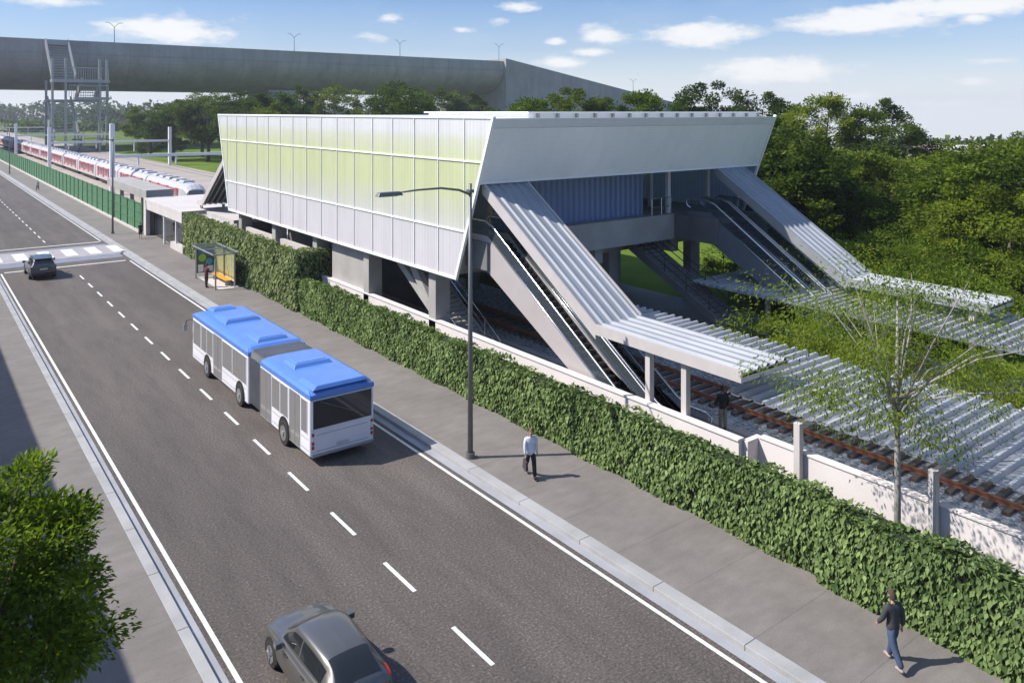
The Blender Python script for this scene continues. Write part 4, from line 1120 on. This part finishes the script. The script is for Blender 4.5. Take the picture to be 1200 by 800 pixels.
def person(label, loc, rz, legs, arms, top, bottom, shoes, hair, skin='skin', h=1.75, sleeves=True, dress=False, lean=0, hair_len=0, group=None, elbows=(25, 25), spread=6, hairstyle=True, bare_legs=False):
    """legs=((thigh swing, knee bend) left, right) degrees; arms = shoulder swing (left, right)"""
    r = empty('person', loc, label, 'person', group, rz)
    S = h/1.75
    hip = [(-.09, 0), (.09, 0)]
    legpts = []
    for (a, kb), (hx_, _) in zip(legs, hip):
        a1 = R(a); a2 = R(a-kb)
        H = Vector((hx_, 0, 0)); K = H+Vector((0, math.sin(a1), -math.cos(a1)))*.43; A = K+Vector((0, math.sin(a2), -math.cos(a2)))*.42
        fa = a2*.6+R(8 if a < 0 else 0)
        T = A+Vector((hx_*.15, math.cos(fa)*.17, math.sin(a2)*.0-.05)); 
        legpts.append((H, K, A, T))
    low = min(min(l[2].z-.075, l[3].z-.03) for l in legpts)
    hz = -low
    ln = R(lean)
    def up(x, y, z): return Vector((x, y+z*math.sin(ln), hz+z*math.cos(ln)))
    P = {'pel': up(0, 0, .02), 'wai': up(0, 0, .20), 'che': up(0, .01, .40), 'nec': up(0, .0, .55), 'hea': up(0, .02, .62)}
    for i, nm in enumerate('LR'):
        s = -1 if i == 0 else 1
        P['sho'+nm] = up(s*.185, 0, .50)
        a = R(arms[i]); e = R(elbows[i]); sp = R(spread)
        d1 = Vector((s*math.sin(sp), math.sin(a)*math.cos(sp), -math.cos(a)*math.cos(sp)))
        d2 = Vector((s*math.sin(sp)*.2, math.sin(a+e), -math.cos(a+e)))
        P['elb'+nm] = P['sho'+nm]+d1*.29; P['wri'+nm] = P['elb'+nm]+d2*.25; P['han'+nm] = P['wri'+nm]+d2*.085
        P['d2'+nm] = d2
        H, K, A, T = legpts[i]; off = Vector((0, 0, hz))
        P['hip'+nm], P['kne'+nm], P['ank'+nm], P['toe'+nm] = H+off+Vector((0, 0, -.02)), K+off, A+off, T+off
    def mesh(nodes, edges, mat, name, extra=None):
        names = list(nodes); idx = {n_: i for i, n_ in enumerate(names)}
        V, Fs = skinmesh([tuple(P[n_]*S) for n_ in names], [(idx[a], idx[b_]) for a, b_ in edges], [tuple(q*S for q in nodes[n_]) if isinstance(nodes[n_], tuple) else nodes[n_]*S for n_ in names])
        mb = MB(); mb.add(V, Fs)
        if extra: extra(mb)
        return mb.build(name, mat, r, smooth=True, local=True)
    ED = [('pel', 'wai'), ('wai', 'che'), ('che', 'nec')]
    armE = [e for n_ in 'LR' for e in (('che', 'sho'+n_), ('sho'+n_, 'elb'+n_), ('elb'+n_, 'wri'+n_))]
    legE = [e for n_ in 'LR' for e in (('pel', 'hip'+n_), ('hip'+n_, 'kne'+n_), ('kne'+n_, 'ank'+n_))]
    body = {'pel': (.10, .085), 'wai': (.095, .075), 'che': (.115, .085), 'nec': .048, 'hea': .048}
    for n_ in 'LR': body.update({'sho'+n_: .048, 'elb'+n_: .034, 'wri'+n_: .023, 'han'+n_: (.036, .018), 'hip'+n_: .075, 'kne'+n_: .05, 'ank'+n_: .034, 'toe'+n_: .03})
    hc = P['hea']+Vector((0, .02, .10))
    def extras(mb):
        mb.cur = 0
        c = hc*S
        Pg = []
        for i in range(11):      # head: narrower chin, face forward
            t = math.pi*i/10; zz = -math.cos(t); w_ = math.sin(t)*(1 if zz > -.2 else 1+.12*(zz+.2))
            Pg.append([c+Vector((.074*w_*math.cos(2*math.pi*j/14), .094*w_*math.sin(2*math.pi*j/14)+(.012 if zz < 0 else 0)*w_, .122*zz))*S for j in range(15)])
        mb.grid(Pg)
        mb.add([c+Vector(q)*S for q in ((-.014, .092, -.03), (.014, .092, -.03), (0, .122, -.028), (0, .092, .02))], [(0, 1, 2), (1, 3, 2), (3, 0, 2)])   # nose
        for s in (-1, 1): mb.ball(c+Vector((s*.076, -.005, -.005))*S, .012*S, .024*S, .034*S, 6, 5)
        for i, n_ in enumerate('LR'):   # fingers and thumb
            s = -1 if i == 0 else 1
            b0 = P['han'+n_]; d = P['d2'+n_].normalized(); side = Vector((0, 1, 0)).cross(d); fw = Vector((1, 0, 0)).cross(d).normalized()
            inw = Vector((-s, 0, 0)); curl = (d+inw*.55).normalized()
            for k, L in enumerate((.066, .075, .072, .058)):
                q = b0+fw*(-.030+.02*k); mb.tube([tuple(q*S), tuple((q+d*L*.5)*S), tuple((q+d*L*.5+curl*L*.5)*S)], [.0095*S, .009*S, .006*S], 5)
            q = b0-d*.05+fw*(.03 if fw.y > 0 else -.03); mb.tube([tuple(q*S), tuple((q+(d*.6+Vector((0, .8, 0))).normalized()*.035)*S), tuple((q+(d*.6+Vector((0, .8, 0))).normalized()*.035+d*.03)*S)], [.011*S, .010*S, .007*S], 5)
        mb.cur = 1
        for s in (-1, 1): mb.ball(c+Vector((s*.03, .088, .012))*S, .010*S, .008*S, .007*S, 6, 5)
        mb.ball(c+Vector((0, .096, -.062))*S, .022*S, .006*S, .006*S, 6, 4)
    bodyE = ED+[('nec', 'hea')]+armE+[e for n_ in 'LR' for e in (('wri'+n_, 'han'+n_),)]+legE+[('ank'+n_, 'toe'+n_) for n_ in 'LR']
    mesh(body, bodyE, [skin, 'eye'], 'body', extras)
    # clothes
    P['hem'] = P['pel']+Vector((0, -.05*math.sin(ln), -.13))
    topn = {'hem': (.185, .14), 'pel': (.178, .135), 'wai': (.165, .125), 'che': (.195, .14), 'nec': .078}
    tE = [('hem', 'pel')]+list(ED)
    for n_ in 'LR':
        topn.update({'sho'+n_: .09}); tE.append(('che', 'sho'+n_))
        topn['elb'+n_] = .064; tE.append(('sho'+n_, 'elb'+n_))
        if sleeves: topn['wri'+n_] = .050; tE.append(('elb'+n_, 'wri'+n_))
    if not sleeves:
        for n_ in 'LR': P['elb'+n_] = P['sho'+n_]+(P['elb'+n_]-P['sho'+n_])*.55
    mesh(topn, tE, top, 'top')
    if dress:
        sk = MB(); rows = []
        for z, rx, ry in ((hz+.22, .125, .10), (hz+.05, .165, .125), (hz-.15, .19, .16), (hz-.40, .20, .18)):
            rows.append([(rx*S*math.cos(2*math.pi*j/16), ry*S*math.sin(2*math.pi*j/16), z*S) for j in range(17)])
        sk.grid(rows); sk.build('skirt', bottom, r, smooth=True, local=True)
    else:
        bt = {'wai': (.145, .115), 'pel': (.165, .13)}; bE = [('pel', 'wai')]+legE
        P['wai'] = P['pel']+Vector((0, 0, .07))
        for n_ in 'LR': bt.update({'hip'+n_: .118, 'kne'+n_: .086, 'ank'+n_: .070})
        mesh(bt, bE, bottom, 'trousers')
    for n_ in 'LR':
        a, t = P['ank'+n_]*S, P['toe'+n_]*S; d = (t-a); back = a-Vector((0, .05, .05))*S
        V, Fs = skinmesh([tuple(back+Vector((0, 0, .015))), tuple(a*.5+t*.5-Vector((0, 0, .012))*S), tuple(t+Vector((0, .03*S, .005)))], [(0, 1), (1, 2)], [(.05*S, .045*S), (.052*S, .05*S), (.04*S, .03*S)])
        mb = MB(); mb.add(V, Fs); mb.build('shoe', shoes, r, smooth=True, local=True)
    if hairstyle:
        hb = MB(); c = hc*S; rows = []
        for i in range(8):
            t = math.pi*(.5+.5*i/7); zz = -math.cos(t)
            rows.append([c+Vector((.090*math.sin(t)*math.cos(2*math.pi*j/16), -.012+.108*math.sin(t)*math.sin(2*math.pi*j/16), .012+(.132*zz if math.sin(2*math.pi*j/16) > .3 else .132*zz-(.07 if i == 0 else .07*(1-i/7)))+(.035 if (i == 0 and math.sin(2*math.pi*j/16) > .3) else 0)))*S for j in range(17)])
        hb.grid(rows)
        if hair_len: hb.ball(c+Vector((0, -.075, -.10-hair_len*.4))*S, .07*S, .035*S, (.10+hair_len*.5)*S, 10, 8)
        hb.build('hair', hair, r, smooth=True, local=True)
    return r, P, S
for n_, c_ in (('charcoal_jacket', (.045, .048, .055)), ('denim', (.045, .072, .135)), ('sneaker', (.33, .27, .25)), ('hair_brown', (.06, .04, .03)), ('white_shirt', (.62, .66, .76)), ('black_trousers', (.022, .022, .025)), ('brown_shoe', (.10, .05, .035)),
               ('hair_grey', (.30, .26, .22)), ('hair_ginger', (.16, .085, .05)), ('black_cloth', (.018, .018, .02)), ('maroon_top', (.13, .03, .045)), ('beige_trousers', (.36, .30, .24)), ('dark_jacket', (.03, .03, .032)), ('tan_top', (.40, .28, .19)), ('leather', (.05, .04, .038)), ('light_top', (.5, .5, .52)), ('navy_trousers', (.05, .06, .09))):
    cloth(n_, c_)
# heading: local +Y is forward
person('man in a charcoal jacket and blue jeans walking along the pavement, back turned', (18.55, 9.45, .14), R(-22), ((-20, 16), (17, 4)), (8, -10), 'charcoal_jacket', 'denim', 'sneaker', 'hair_brown', h=1.76, elbows=(30, 20), spread=12)
pr_, P_, S_ = person('man in a white shirt and dark trousers walking towards us with a dark briefcase', (17.75, 22.15, .14), R(160), ((16, 3), (-20, 22)), (-12, 6), 'white_shirt', 'black_trousers', 'brown_shoe', 'hair_ginger', h=1.76, elbows=(30, 8), spread=8)
hd = P_['hanR']*S_; mw = pr_.matrix_basis if False else None
c_, s_ = math.cos(R(160)), math.sin(R(160))
hx_, hy_, hz_ = 17.75+hd.x*c_-hd.y*s_, 22.15+hd.x*s_+hd.y*c_, .14+hd.z
bg_ = empty('briefcase', (hx_, hy_, hz_-.45), 'dark brown soft briefcase hanging from the hand of the man in a white shirt', 'briefcase', rz=R(160))
q = MB(); q.frustum(-.055, .055, -.20, .20, .02, .34, .02, .03); q.build('bag_body', 'leather', bg_, bevel=.02, local=True)
MB().tube([(0, -.08, .33), (0, -.07, .41), (0, 0, .435), (0, .07, .41), (0, .08, .33)], .010, 6).build('handle', 'leather', bg_, local=True)
person('person in a maroon top and dark trousers waiting at the bus shelter', (17.75, 60.7, .14), R(-70), ((3, 3), (-3, 3)), (5, 15), 'maroon_top', 'black_trousers', 'brown_shoe', 'hair_brown', 'skin_dark', h=1.75, elbows=(10, 60))
person('woman in black walking past the entrance block', (19.2, 88.3, .14), R(170), ((22, 3), (-20, 12)), (-15, 15), 'black_cloth', 'black_cloth', 'brown_shoe', 'hair_brown', h=1.68, sleeves=False, dress=True)
person('distant person in a light top walking by the kerb along the green fence', (17.3, 152, .14), R(10), ((22, 3), (-22, 15)), (-20, 20), 'light_top', 'navy_trousers', 'sneaker', 'hair_brown', h=1.75)
person('woman in a short black dress standing on the upper deck by the blue wall', (36.3, 34.6, 6.865), R(150), ((4, 2), (-4, 4)), (-6, 8), 'black_cloth', 'black_cloth', 'brown_shoe', 'hair_brown', h=1.66, sleeves=False, dress=True, hair_len=.12)
person('grey haired person in tan clothes at the top of the near escalator', (24.2, 33.6, 6.865), R(200), ((4, 3), (-4, 3)), (20, 8), 'tan_top', 'beige_trousers', 'brown_shoe', 'hair_grey', h=1.7, elbows=(60, 40))
person('person in dark jacket and beige trousers on the platform, near the lower cover', (26.2, 20.3, .36), R(-20), ((3, 2), (-3, 2)), (8, -4), 'dark_jacket', 'beige_trousers', 'brown_shoe', 'hair_brown', h=1.75, elbows=(40, 30), spread=12)
# ------------------------------------------------------------------ trees
def crown_arrays(seed, rx, ry, rz, cz, nclump, nleaf, leaf, clump, droop=.15, lobes=7, airy=.55, flat=.35):
    rng = np.random.default_rng(seed)
    D = rng.normal(size=(nclump, 3)); D /= np.linalg.norm(D, axis=1, keepdims=True)
    LD = rng.normal(size=(lobes, 3)); LD /= np.linalg.norm(LD, axis=1, keepdims=True); LA = rng.uniform(-.30, .28, lobes)
    bumpy = 1+((np.maximum(D@LD.T, 0)**3)*LA).sum(1)
    rad = (airy+(1-airy)*rng.random(nclump)**.6)*bumpy
    C = D*rad[:, None]*np.array([rx, ry, rz])
    C[:, 2] = np.where(C[:, 2] < 0, C[:, 2]*(1-flat), C[:, 2])
    C[:, 2] += cz
    ci = rng.integers(0, nclump, nleaf)
    csz = clump*(.6+.7*rng.random(nclump))
    off = rng.normal(size=(nleaf, 3)); off /= np.linalg.norm(off, axis=1, keepdims=True)
    off *= (rng.random(nleaf)**.45)[:, None]*csz[ci][:, None]; off[:, 2] *= .62
    P = C[ci]+off
    ctr = np.array([0, 0, cz])
    outw = P-ctr; outw /= np.linalg.norm(outw, axis=1, keepdims=True)+1e-6
    T = off/(np.linalg.norm(off, axis=1, keepdims=True)+1e-6)*.6+outw*.5+rng.normal(size=(nleaf, 3))*.45+np.array([0, 0, -droop])
    N = np.array([0, 0, .75])+outw*.45+rng.normal(size=(nleaf, 3))*.5
    L = leaf*(.65+.7*rng.random(nleaf))
    tint = np.clip(.5+.22*rng.normal(size=nleaf)+(rng.normal(size=nclump)*.16)[ci], 0, 1)
    return P, T, N, L, tint, C

def make_tree(name, label, loc, seed, h, rx, rz, nclump, nleaf, leaf, clump, mat, group=None, trunk_r=.22, wr=.55, droop=.15, airy=.55, cz=None, limbs=9, cat='tree', flat=.35, bark='bark'):
    r = empty(name, loc, label, cat, group)
    cz = cz if cz is not None else h-rz*1.02
    P, T, N, L, tint, C = crown_arrays(seed, rx, rx*.95, rz, cz, nclump, nleaf, leaf, clump, droop, airy=airy, flat=flat)
    rg = random.Random(seed)
    tb = MB(); top = (rg.uniform(-.2, .2), rg.uniform(-.2, .2), cz+rz*.35)
    pts = [(0, 0, -.3), (rg.uniform(-.08, .08), rg.uniform(-.08, .08), cz*.4), (top[0]*.5, top[1]*.5, cz*.8), top]
    tb.tube(pts, [trunk_r*1.25, trunk_r, trunk_r*.7, trunk_r*.25], 9)
    idx = rg.sample(range(len(C)), min(limbs, len(C)))
    for i in idx:
        c = C[i]; t = rg.uniform(.35, .85); zb_ = cz*(.45+.5*t*.8)
        b0 = Vector((top[0]*t*.6, top[1]*t*.6, min(zb_, c[2]+.2)))
        e = Vector(c); mid = b0.lerp(e, .5)+Vector((rg.uniform(-.2, .2), rg.uniform(-.2, .2), rg.uniform(.0, .4)))
        tb.tube([b0, mid, e], [trunk_r*.42, trunk_r*.26, trunk_r*.08], 6)
    tb.build('trunk', bark, r, local=True, smooth=True)
    leaf_object('crown', P, T, N, L, L*wr, .08, mat, r, None, tint)
    return r

# tree on the left pavement, right in front of the camera
make_tree('street_tree', 'fresh green street tree with small leaves at the lower left corner, on the left pavement', (1.05, 15.7, .14), 11, 7.4, 1.85, 2.3, 100, 26000, .125, .46, 'leaf_near', trunk_r=.13, wr=.42, airy=.5, limbs=26, flat=.1)

# prototypes for the wood
protos = []
hide = []
def proto(seed, mat, h, rx, rz, ncl, nl, leaf, clump, **k):
    t = make_tree('broadleaf_tree', 'x', (0, 0, 0), seed, h, rx, rz, ncl, nl, leaf, clump, mat, 'trees around the station', **k)
    t['_h'] = h; protos.append([t, False]); return len(protos)-1
PD = [proto(21, 'leaf_dark', 12, 4.6, 4.9, 105, 24000, .25, .86, flat=.05, airy=.62), proto(22, 'leaf_dark', 12, 5.2, 4.6, 112, 24000, .25, .86, flat=.05, airy=.62), proto(23, 'leaf_dark', 12, 4.2, 5.2, 100, 22000, .25, .82, flat=.05, airy=.62)]
PM = [proto(24, 'leaf_mid', 11, 4.8, 4.6, 105, 24000, .22, .8, flat=.05, airy=.62), proto(25, 'leaf_mid', 11, 4.2, 4.8, 98, 23000, .22, .78, flat=.05, airy=.62), proto(26, 'leaf_mid', 11, 5.2, 4.4, 118, 25000, .22, .8, flat=.05, airy=.62)]
PL = [proto(27, 'leaf_light', 7, 3.8, 2.9, 130, 17000, .20, .75, trunk_r=.13, droop=.5, wr=.35, airy=.3), proto(28, 'leaf_light', 7, 3.4, 3.1, 120, 17000, .20, .7, trunk_r=.13, droop=.5, wr=.35, airy=.3)]
prng = random.Random(9)
def place(pi, x, y, h, label, group, rz=None, sxy=1.0, z=-.5):
    t, used = protos[pi]
    base_h = t['_h']
    if used: o = dup(t)
    else: o = t; protos[pi][1] = True
    if group in ('trees of the wood right of the station', 'light feathery trees at the tracks'): h /= 1.07 if 'wood' in group else 1.15; sxy *= 1.04 if 'wood' in group else 1.1
    s = h/base_h
    o.location = (x, y, z); o.rotation_euler.z = prng.uniform(0, 6.28) if rz is None else rz
    o.scale = (s*sxy, s*sxy, s)
    o['label'] = label; o['group'] = group
    return o
G1 = 'round trees beyond the train'
for i, (x, y, h, s, nm) in enumerate([(60, 236, 15, 1.25, 'dark round tree beyond the train, closest to the stair tower'), (66, 224, 16, 1.2, 'dark round tree beyond the train, with a full even crown'), (69, 205, 16.5, 1.2, 'tall dark round tree beyond the train, in the middle of its row'),
        (66.5, 182, 16, 1.2, 'dark round tree beyond the train, just left of the station hall'), (74, 196, 15.5, 1.2, 'dark round tree half hidden behind the row beyond the train'), (60, 262, 14, 1.3, 'dark round tree behind the stair tower legs'), (64, 166, 13.5, 1.2, 'dark round tree showing at the left edge of the station hall'), (52+20, 250, 15, 1.3, 'dark tree deep behind the row beyond the train')]):
    place(PD[i % 3], x, y, h+2.5, nm, G1, sxy=s*1.08)
G2 = 'treetops above the station roof'
tops = [(93, 230, 20), (104, 225, 19), (120, 215, 21), (128, 205, 19.5), (84, 150, 16.5), (110, 190, 18), (138, 200, 18)]
for i, (x, y, h) in enumerate(tops): place(PD[i % 3], x, y, h+2.2, 'broadleaf treetop showing above the long left part of the station roof', G2, sxy=1.15)
tops = [(74, 94, 15.6), (80, 90, 16.2), (86, 88, 15), (88, 80, 16.6), (93, 74, 16.9), (95, 66, 15.6), (98, 60, 15.8), (90, 98, 15), (102, 52, 14.6)]
for i, (x, y, h) in enumerate(tops): place((PD if i % 3 else PM)[(i+1) % 3], x, y, h+1.2, 'broadleaf treetop showing above the right part of the station roof', G2, sxy=1.1)
G3 = 'trees of the wood right of the station'
wood = [
    (53.8, 36.9, 14.7, 'D', 'tall dark tree rising right beside the white end of the station hall'),
    (58.8, 38.1, 12.4, 'D', 'dark tree in the wood, second from the station hall'),
    (67.5, 41.5, 11.0, 'D', 'dark full tree in the wood left of the gap where the town shows'),
    (76.0, 42.5, 9.0, 'D', 'low dark tree below the gap where the town shows'),
    (65.0, 33.4, 11.9, 'M', 'mid green tree standing up in the middle of the wood skyline'),
    (71.2, 33.6, 11.3, 'M', 'mid green tree in the skyline, right of the middle one'),
    (67.0, 29.3, 10.5, 'M', 'mid green tree below the second gap in the skyline'),
    (64.9, 25.9, 11.8, 'M', 'mid green tree next to the tallest one at the right edge'),
    (58.0, 21.1, 13.5, 'M', 'tallest mid green tree at the right edge of the picture'),
    (57.7, 18.8, 14.0, 'M', 'leafy tree half out of the picture at the right edge'),
    (48.9, 34.4, 9.2, 'D', 'dark shaded tree behind the upper end of the far sloping cover'),
    (52.3, 33.0, 7.8, 'D', 'dark shaded tree in the front row beside the far sloping cover'),
    (56.9, 32.0, 8.5, 'M', 'mid green bushy tree in the front row, left of the middle'),
    (58.2, 28.4, 8.5, 'D', 'dark bushy tree in the front row, middle'),
    (57.0, 24.4, 8.8, 'M', 'mid green bushy tree in the front row, right of the middle'),
    (52.9, 19.9, 9.9, 'M', 'mid green bushy tree in the front row at the right edge'),
    (90.9, 53.8, 9.4, 'D', 'dark tree at the back of the wood, left'),
    (100.0, 49.4, 9.9, 'D', 'dark tree at the back of the wood, middle'),
    (104.7, 43.3, 9.6, 'D', 'dark tree at the back of the wood, right'),
    (103.4, 36.7, 11.8, 'D', 'dark tree at the back of the wood behind the tallest one'),
    (71.1, 51.3, 14.0, 'D', 'dark tree hidden mostly behind the station end'),
    (71.6, 61.0, 10.8, 'D', 'dark tree seen through the open deck of the station'),
    (69.8, 54.8, 9.6, 'M', 'mid green tree seen through the open deck of the station')]
for i, (x, y, h, k, nm) in enumerate(wood): place((PD if k == 'D' else PM)[i % 3], x, y, h, nm, G3, sxy=1.12)
G4 = 'light feathery trees at the tracks'
light = [(47.4, 34.2, 5.3, 'pale feathery tree beside the upper part of the far sloping cover'), (47.1, 30.7, 6.2, 'pale feathery tree just above the bend of the far sloping cover'), (46.8, 27.1, 6.7, 'pale feathery tree beside the bend of the far sloping cover'), (47.9, 25.0, 7.2, 'pale feathery tree beside the flat part of the far sloping cover'), (48.4, 22.1, 7.1, 'pale feathery tree behind the flat end of the far sloping cover'), (49.5, 20.0, 6.3, 'pale feathery tree at the right edge behind the grey canopy'), (50.4, 18.1, 6.7, 'pale feathery tree half out of the picture behind the grey canopy'),
    (33.4, 20.5, 5.0, 'pale feathery tree between the two platforms, left of the one with a visible trunk'), (33.6, 12.8, 4.9, 'pale feathery tree between the two platforms, right of the one with a visible trunk'), (33.8, 9.2, 4.7, 'pale feathery tree between the platforms at the right edge'), (34.2, 24.2, 3.9, 'small pale feathery tree nearest the stairs between the platforms')]
for i, (x, y, h, nm) in enumerate(light): place(PL[i % 2], x, y, h, nm, G4, sxy=.92 if x < 40 else 1.1)

make_tree('feathery_tree', 'wispy pale tree between the two platforms, with a visible grey trunk', (32.9, 16.5, -.5), 77, 6.4, 3.4, 2.6, 130, 9000, .13, .7, 'leaf_light', G4, trunk_r=.12, wr=.34, droop=.6, airy=.3, limbs=16, flat=0)
make_tree('feathery_tree', 'tall sparse see-through tree behind the near hedge, overhanging the ribbed platform canopy', (21.6, 10.9, .1), 81, 9.6, 4.6, 2.9, 230, 14000, .115, .72, 'leaf_light', G4, trunk_r=.085, wr=.34, droop=.7, airy=.3, limbs=22, flat=.1, cz=6.9, bark='pale_bark')
# distant woods, each one soft mass at the horizon
def far_wood(name, label, pts, seed, mat, leaf, n_per):
    rng = np.random.default_rng(seed)
    Ps = []
    for (x, y, wx, wy, h, k) in pts:
        c = np.stack([x+rng.uniform(-wx, wx, k), y+rng.uniform(-wy, wy, k), np.zeros(k)], 1); hh = h*rng.uniform(.6, 1.0, k)
        i = np.repeat(np.arange(k), n_per); m = len(i)
        d = rng.normal(size=(m, 3)); d /= np.linalg.norm(d, axis=1, keepdims=True)
        Ps.append(c[i]+np.stack([0*hh[i], 0*hh[i], np.array([terrain(math.hypot(p, q_), math.degrees(math.atan2(p, q_))) for p, q_, _z in c])[i]], 1)+d*np.stack([hh[i]*.55, hh[i]*.55, hh[i]*.5], 1)*(.75+.25*rng.random(m))[:, None]+np.stack([0*hh[i], 0*hh[i], hh[i]*.48], 1))
    P = np.concatenate(Ps); m = len(P)
    T = rng.normal(size=(m, 3)); N = np.array([0, 0, .8])+rng.normal(size=(m, 3))*.6
    L = leaf*(.6+.8*rng.random(m)); tint = np.clip(.45+.25*rng.normal(size=m), 0, 1)
    o = leaf_object(name, P, T, N, L, L*.7, .08, mat, None, None, tint)
    return tag(o, label, 'wood', None, 'stuff')
far_wood('distant_wood', 'dark band of distant trees on the horizon right of the station', [(390, 260, 60, 40, 12, 110), (400, 190, 50, 50, 12, 130), (340, 300, 40, 40, 12, 80)], 31, 'leaf_dark', 2.6, 60)
far_wood('distant_wood', 'misty band of distant trees seen under the viaduct', [(160, 1150, 330, 40, 30, 170), (330, 820, 220, 40, 20, 120)], 32, 'leaf_dark', 5.0, 60)
far_wood('field_hedgerow', 'rough dark hedgerow across the field at the far left', [(80, 620, 90, 6, 9, 90)], 33, 'leaf_mid', 2.2, 50)

# pale low town buildings beyond the wood
tr_ = random.Random(5)
town = [(208, 128, 24, 8, 2.6), (212, 117, 18, 8, 1.9), (228, 107, 20, 8, 2.8), (228, 99, 24, 9, 2.1), (240, 99, 14, 8, 2.6), (205, 136, 14, 8, 2.0), (250, 105, 30, 10, 3.2), (330, 190, 34, 14, 4)]
names = ['wide', 'plain', 'long', 'square', 'small', 'tall', 'block shaped', 'stretched']
for i, (x, y, a, b_, h) in enumerate(town):
    r = empty('town_building', (x, y, terrain(math.hypot(x, y), math.degrees(math.atan2(x, y)))), names[i]+' pale low building of the distant town beyond the wood', 'building', 'distant town buildings', rz=tr_.uniform(-.4, .4))
    q = MB(); q.box(-a/2, a/2, -b_/2, b_/2, -.5, h); q.build('wall', 'town_white', r, local=True)
    q = MB(); q.prism([(-a/2-.5, -b_/2-.5, h+.02), (a/2+.5, -b_/2-.5, h+.02), (a/2+.5, 0, h+2.2), (-a/2-.5, 0, h+2.2)], (0, 0, .3)); q.prism([(-a/2-.5, b_/2+.5, h+.02), (a/2+.5, b_/2+.5, h+.02), (a/2+.5, .02, h+2.2), (-a/2-.5, .02, h+2.2)], (0, 0, .3)); q.build('roof', 'town_roof' if i % 3 else 'town_white', r, local=True)
    q = MB()
    for k in range(int(a/4)): q.box(-a/2+1.2+k*4, -a/2+3+k*4, -b_/2-.06, -b_/2-.01, h*.35, h*.7)
    q.build('window_row', 'dark_glass', r, local=True)

# the office block on the left pavement whose shade falls along the walkway
r = empty('office_block', (-11, 45, .14), 'plain grey office block on the left pavement shading the walkway', 'building')
MB().box(-17, -5, -12, 130, .1, 10.6).build('wall', 'concrete', r)
MB().box(-17.1, -4.95, -12.1, 130.1, 10.603, 10.95).build('parapet', 'pale_concrete', r)
for fl in range(3):
    q = MB()
    for k in range(34): q.box(-4.99, -4.94, -10+4.1*k, -7.6+4.1*k, 1.3+3.3*fl, 2.9+3.3*fl)
    q.build('window_row', 'dark_glass', r)

# air between us and the distance
hz_ = MB(); hz_.box(-2600, 2600, -2600, 2700, -130, 55)
m, nt, bs = new_mat('air'); nt.nodes.remove(bs)
pv = nt.nodes.new('ShaderNodeVolumePrincipled'); pv.inputs['Density'].default_value = HAZE
pv.inputs['Color'].default_value = (.86, .90, .97, 1); pv.inputs['Anisotropy'].default_value = .2
nt.links.new(pv.outputs[0], nt.nodes['Material Output'].inputs['Volume'])
MT['air'] = m
if HAZE > 0:
    hb = tag(hz_.build('haze', 'air'), kind='stuff')
for o in list(bpy.data.objects):
    if '_h' in o: del o['_h']
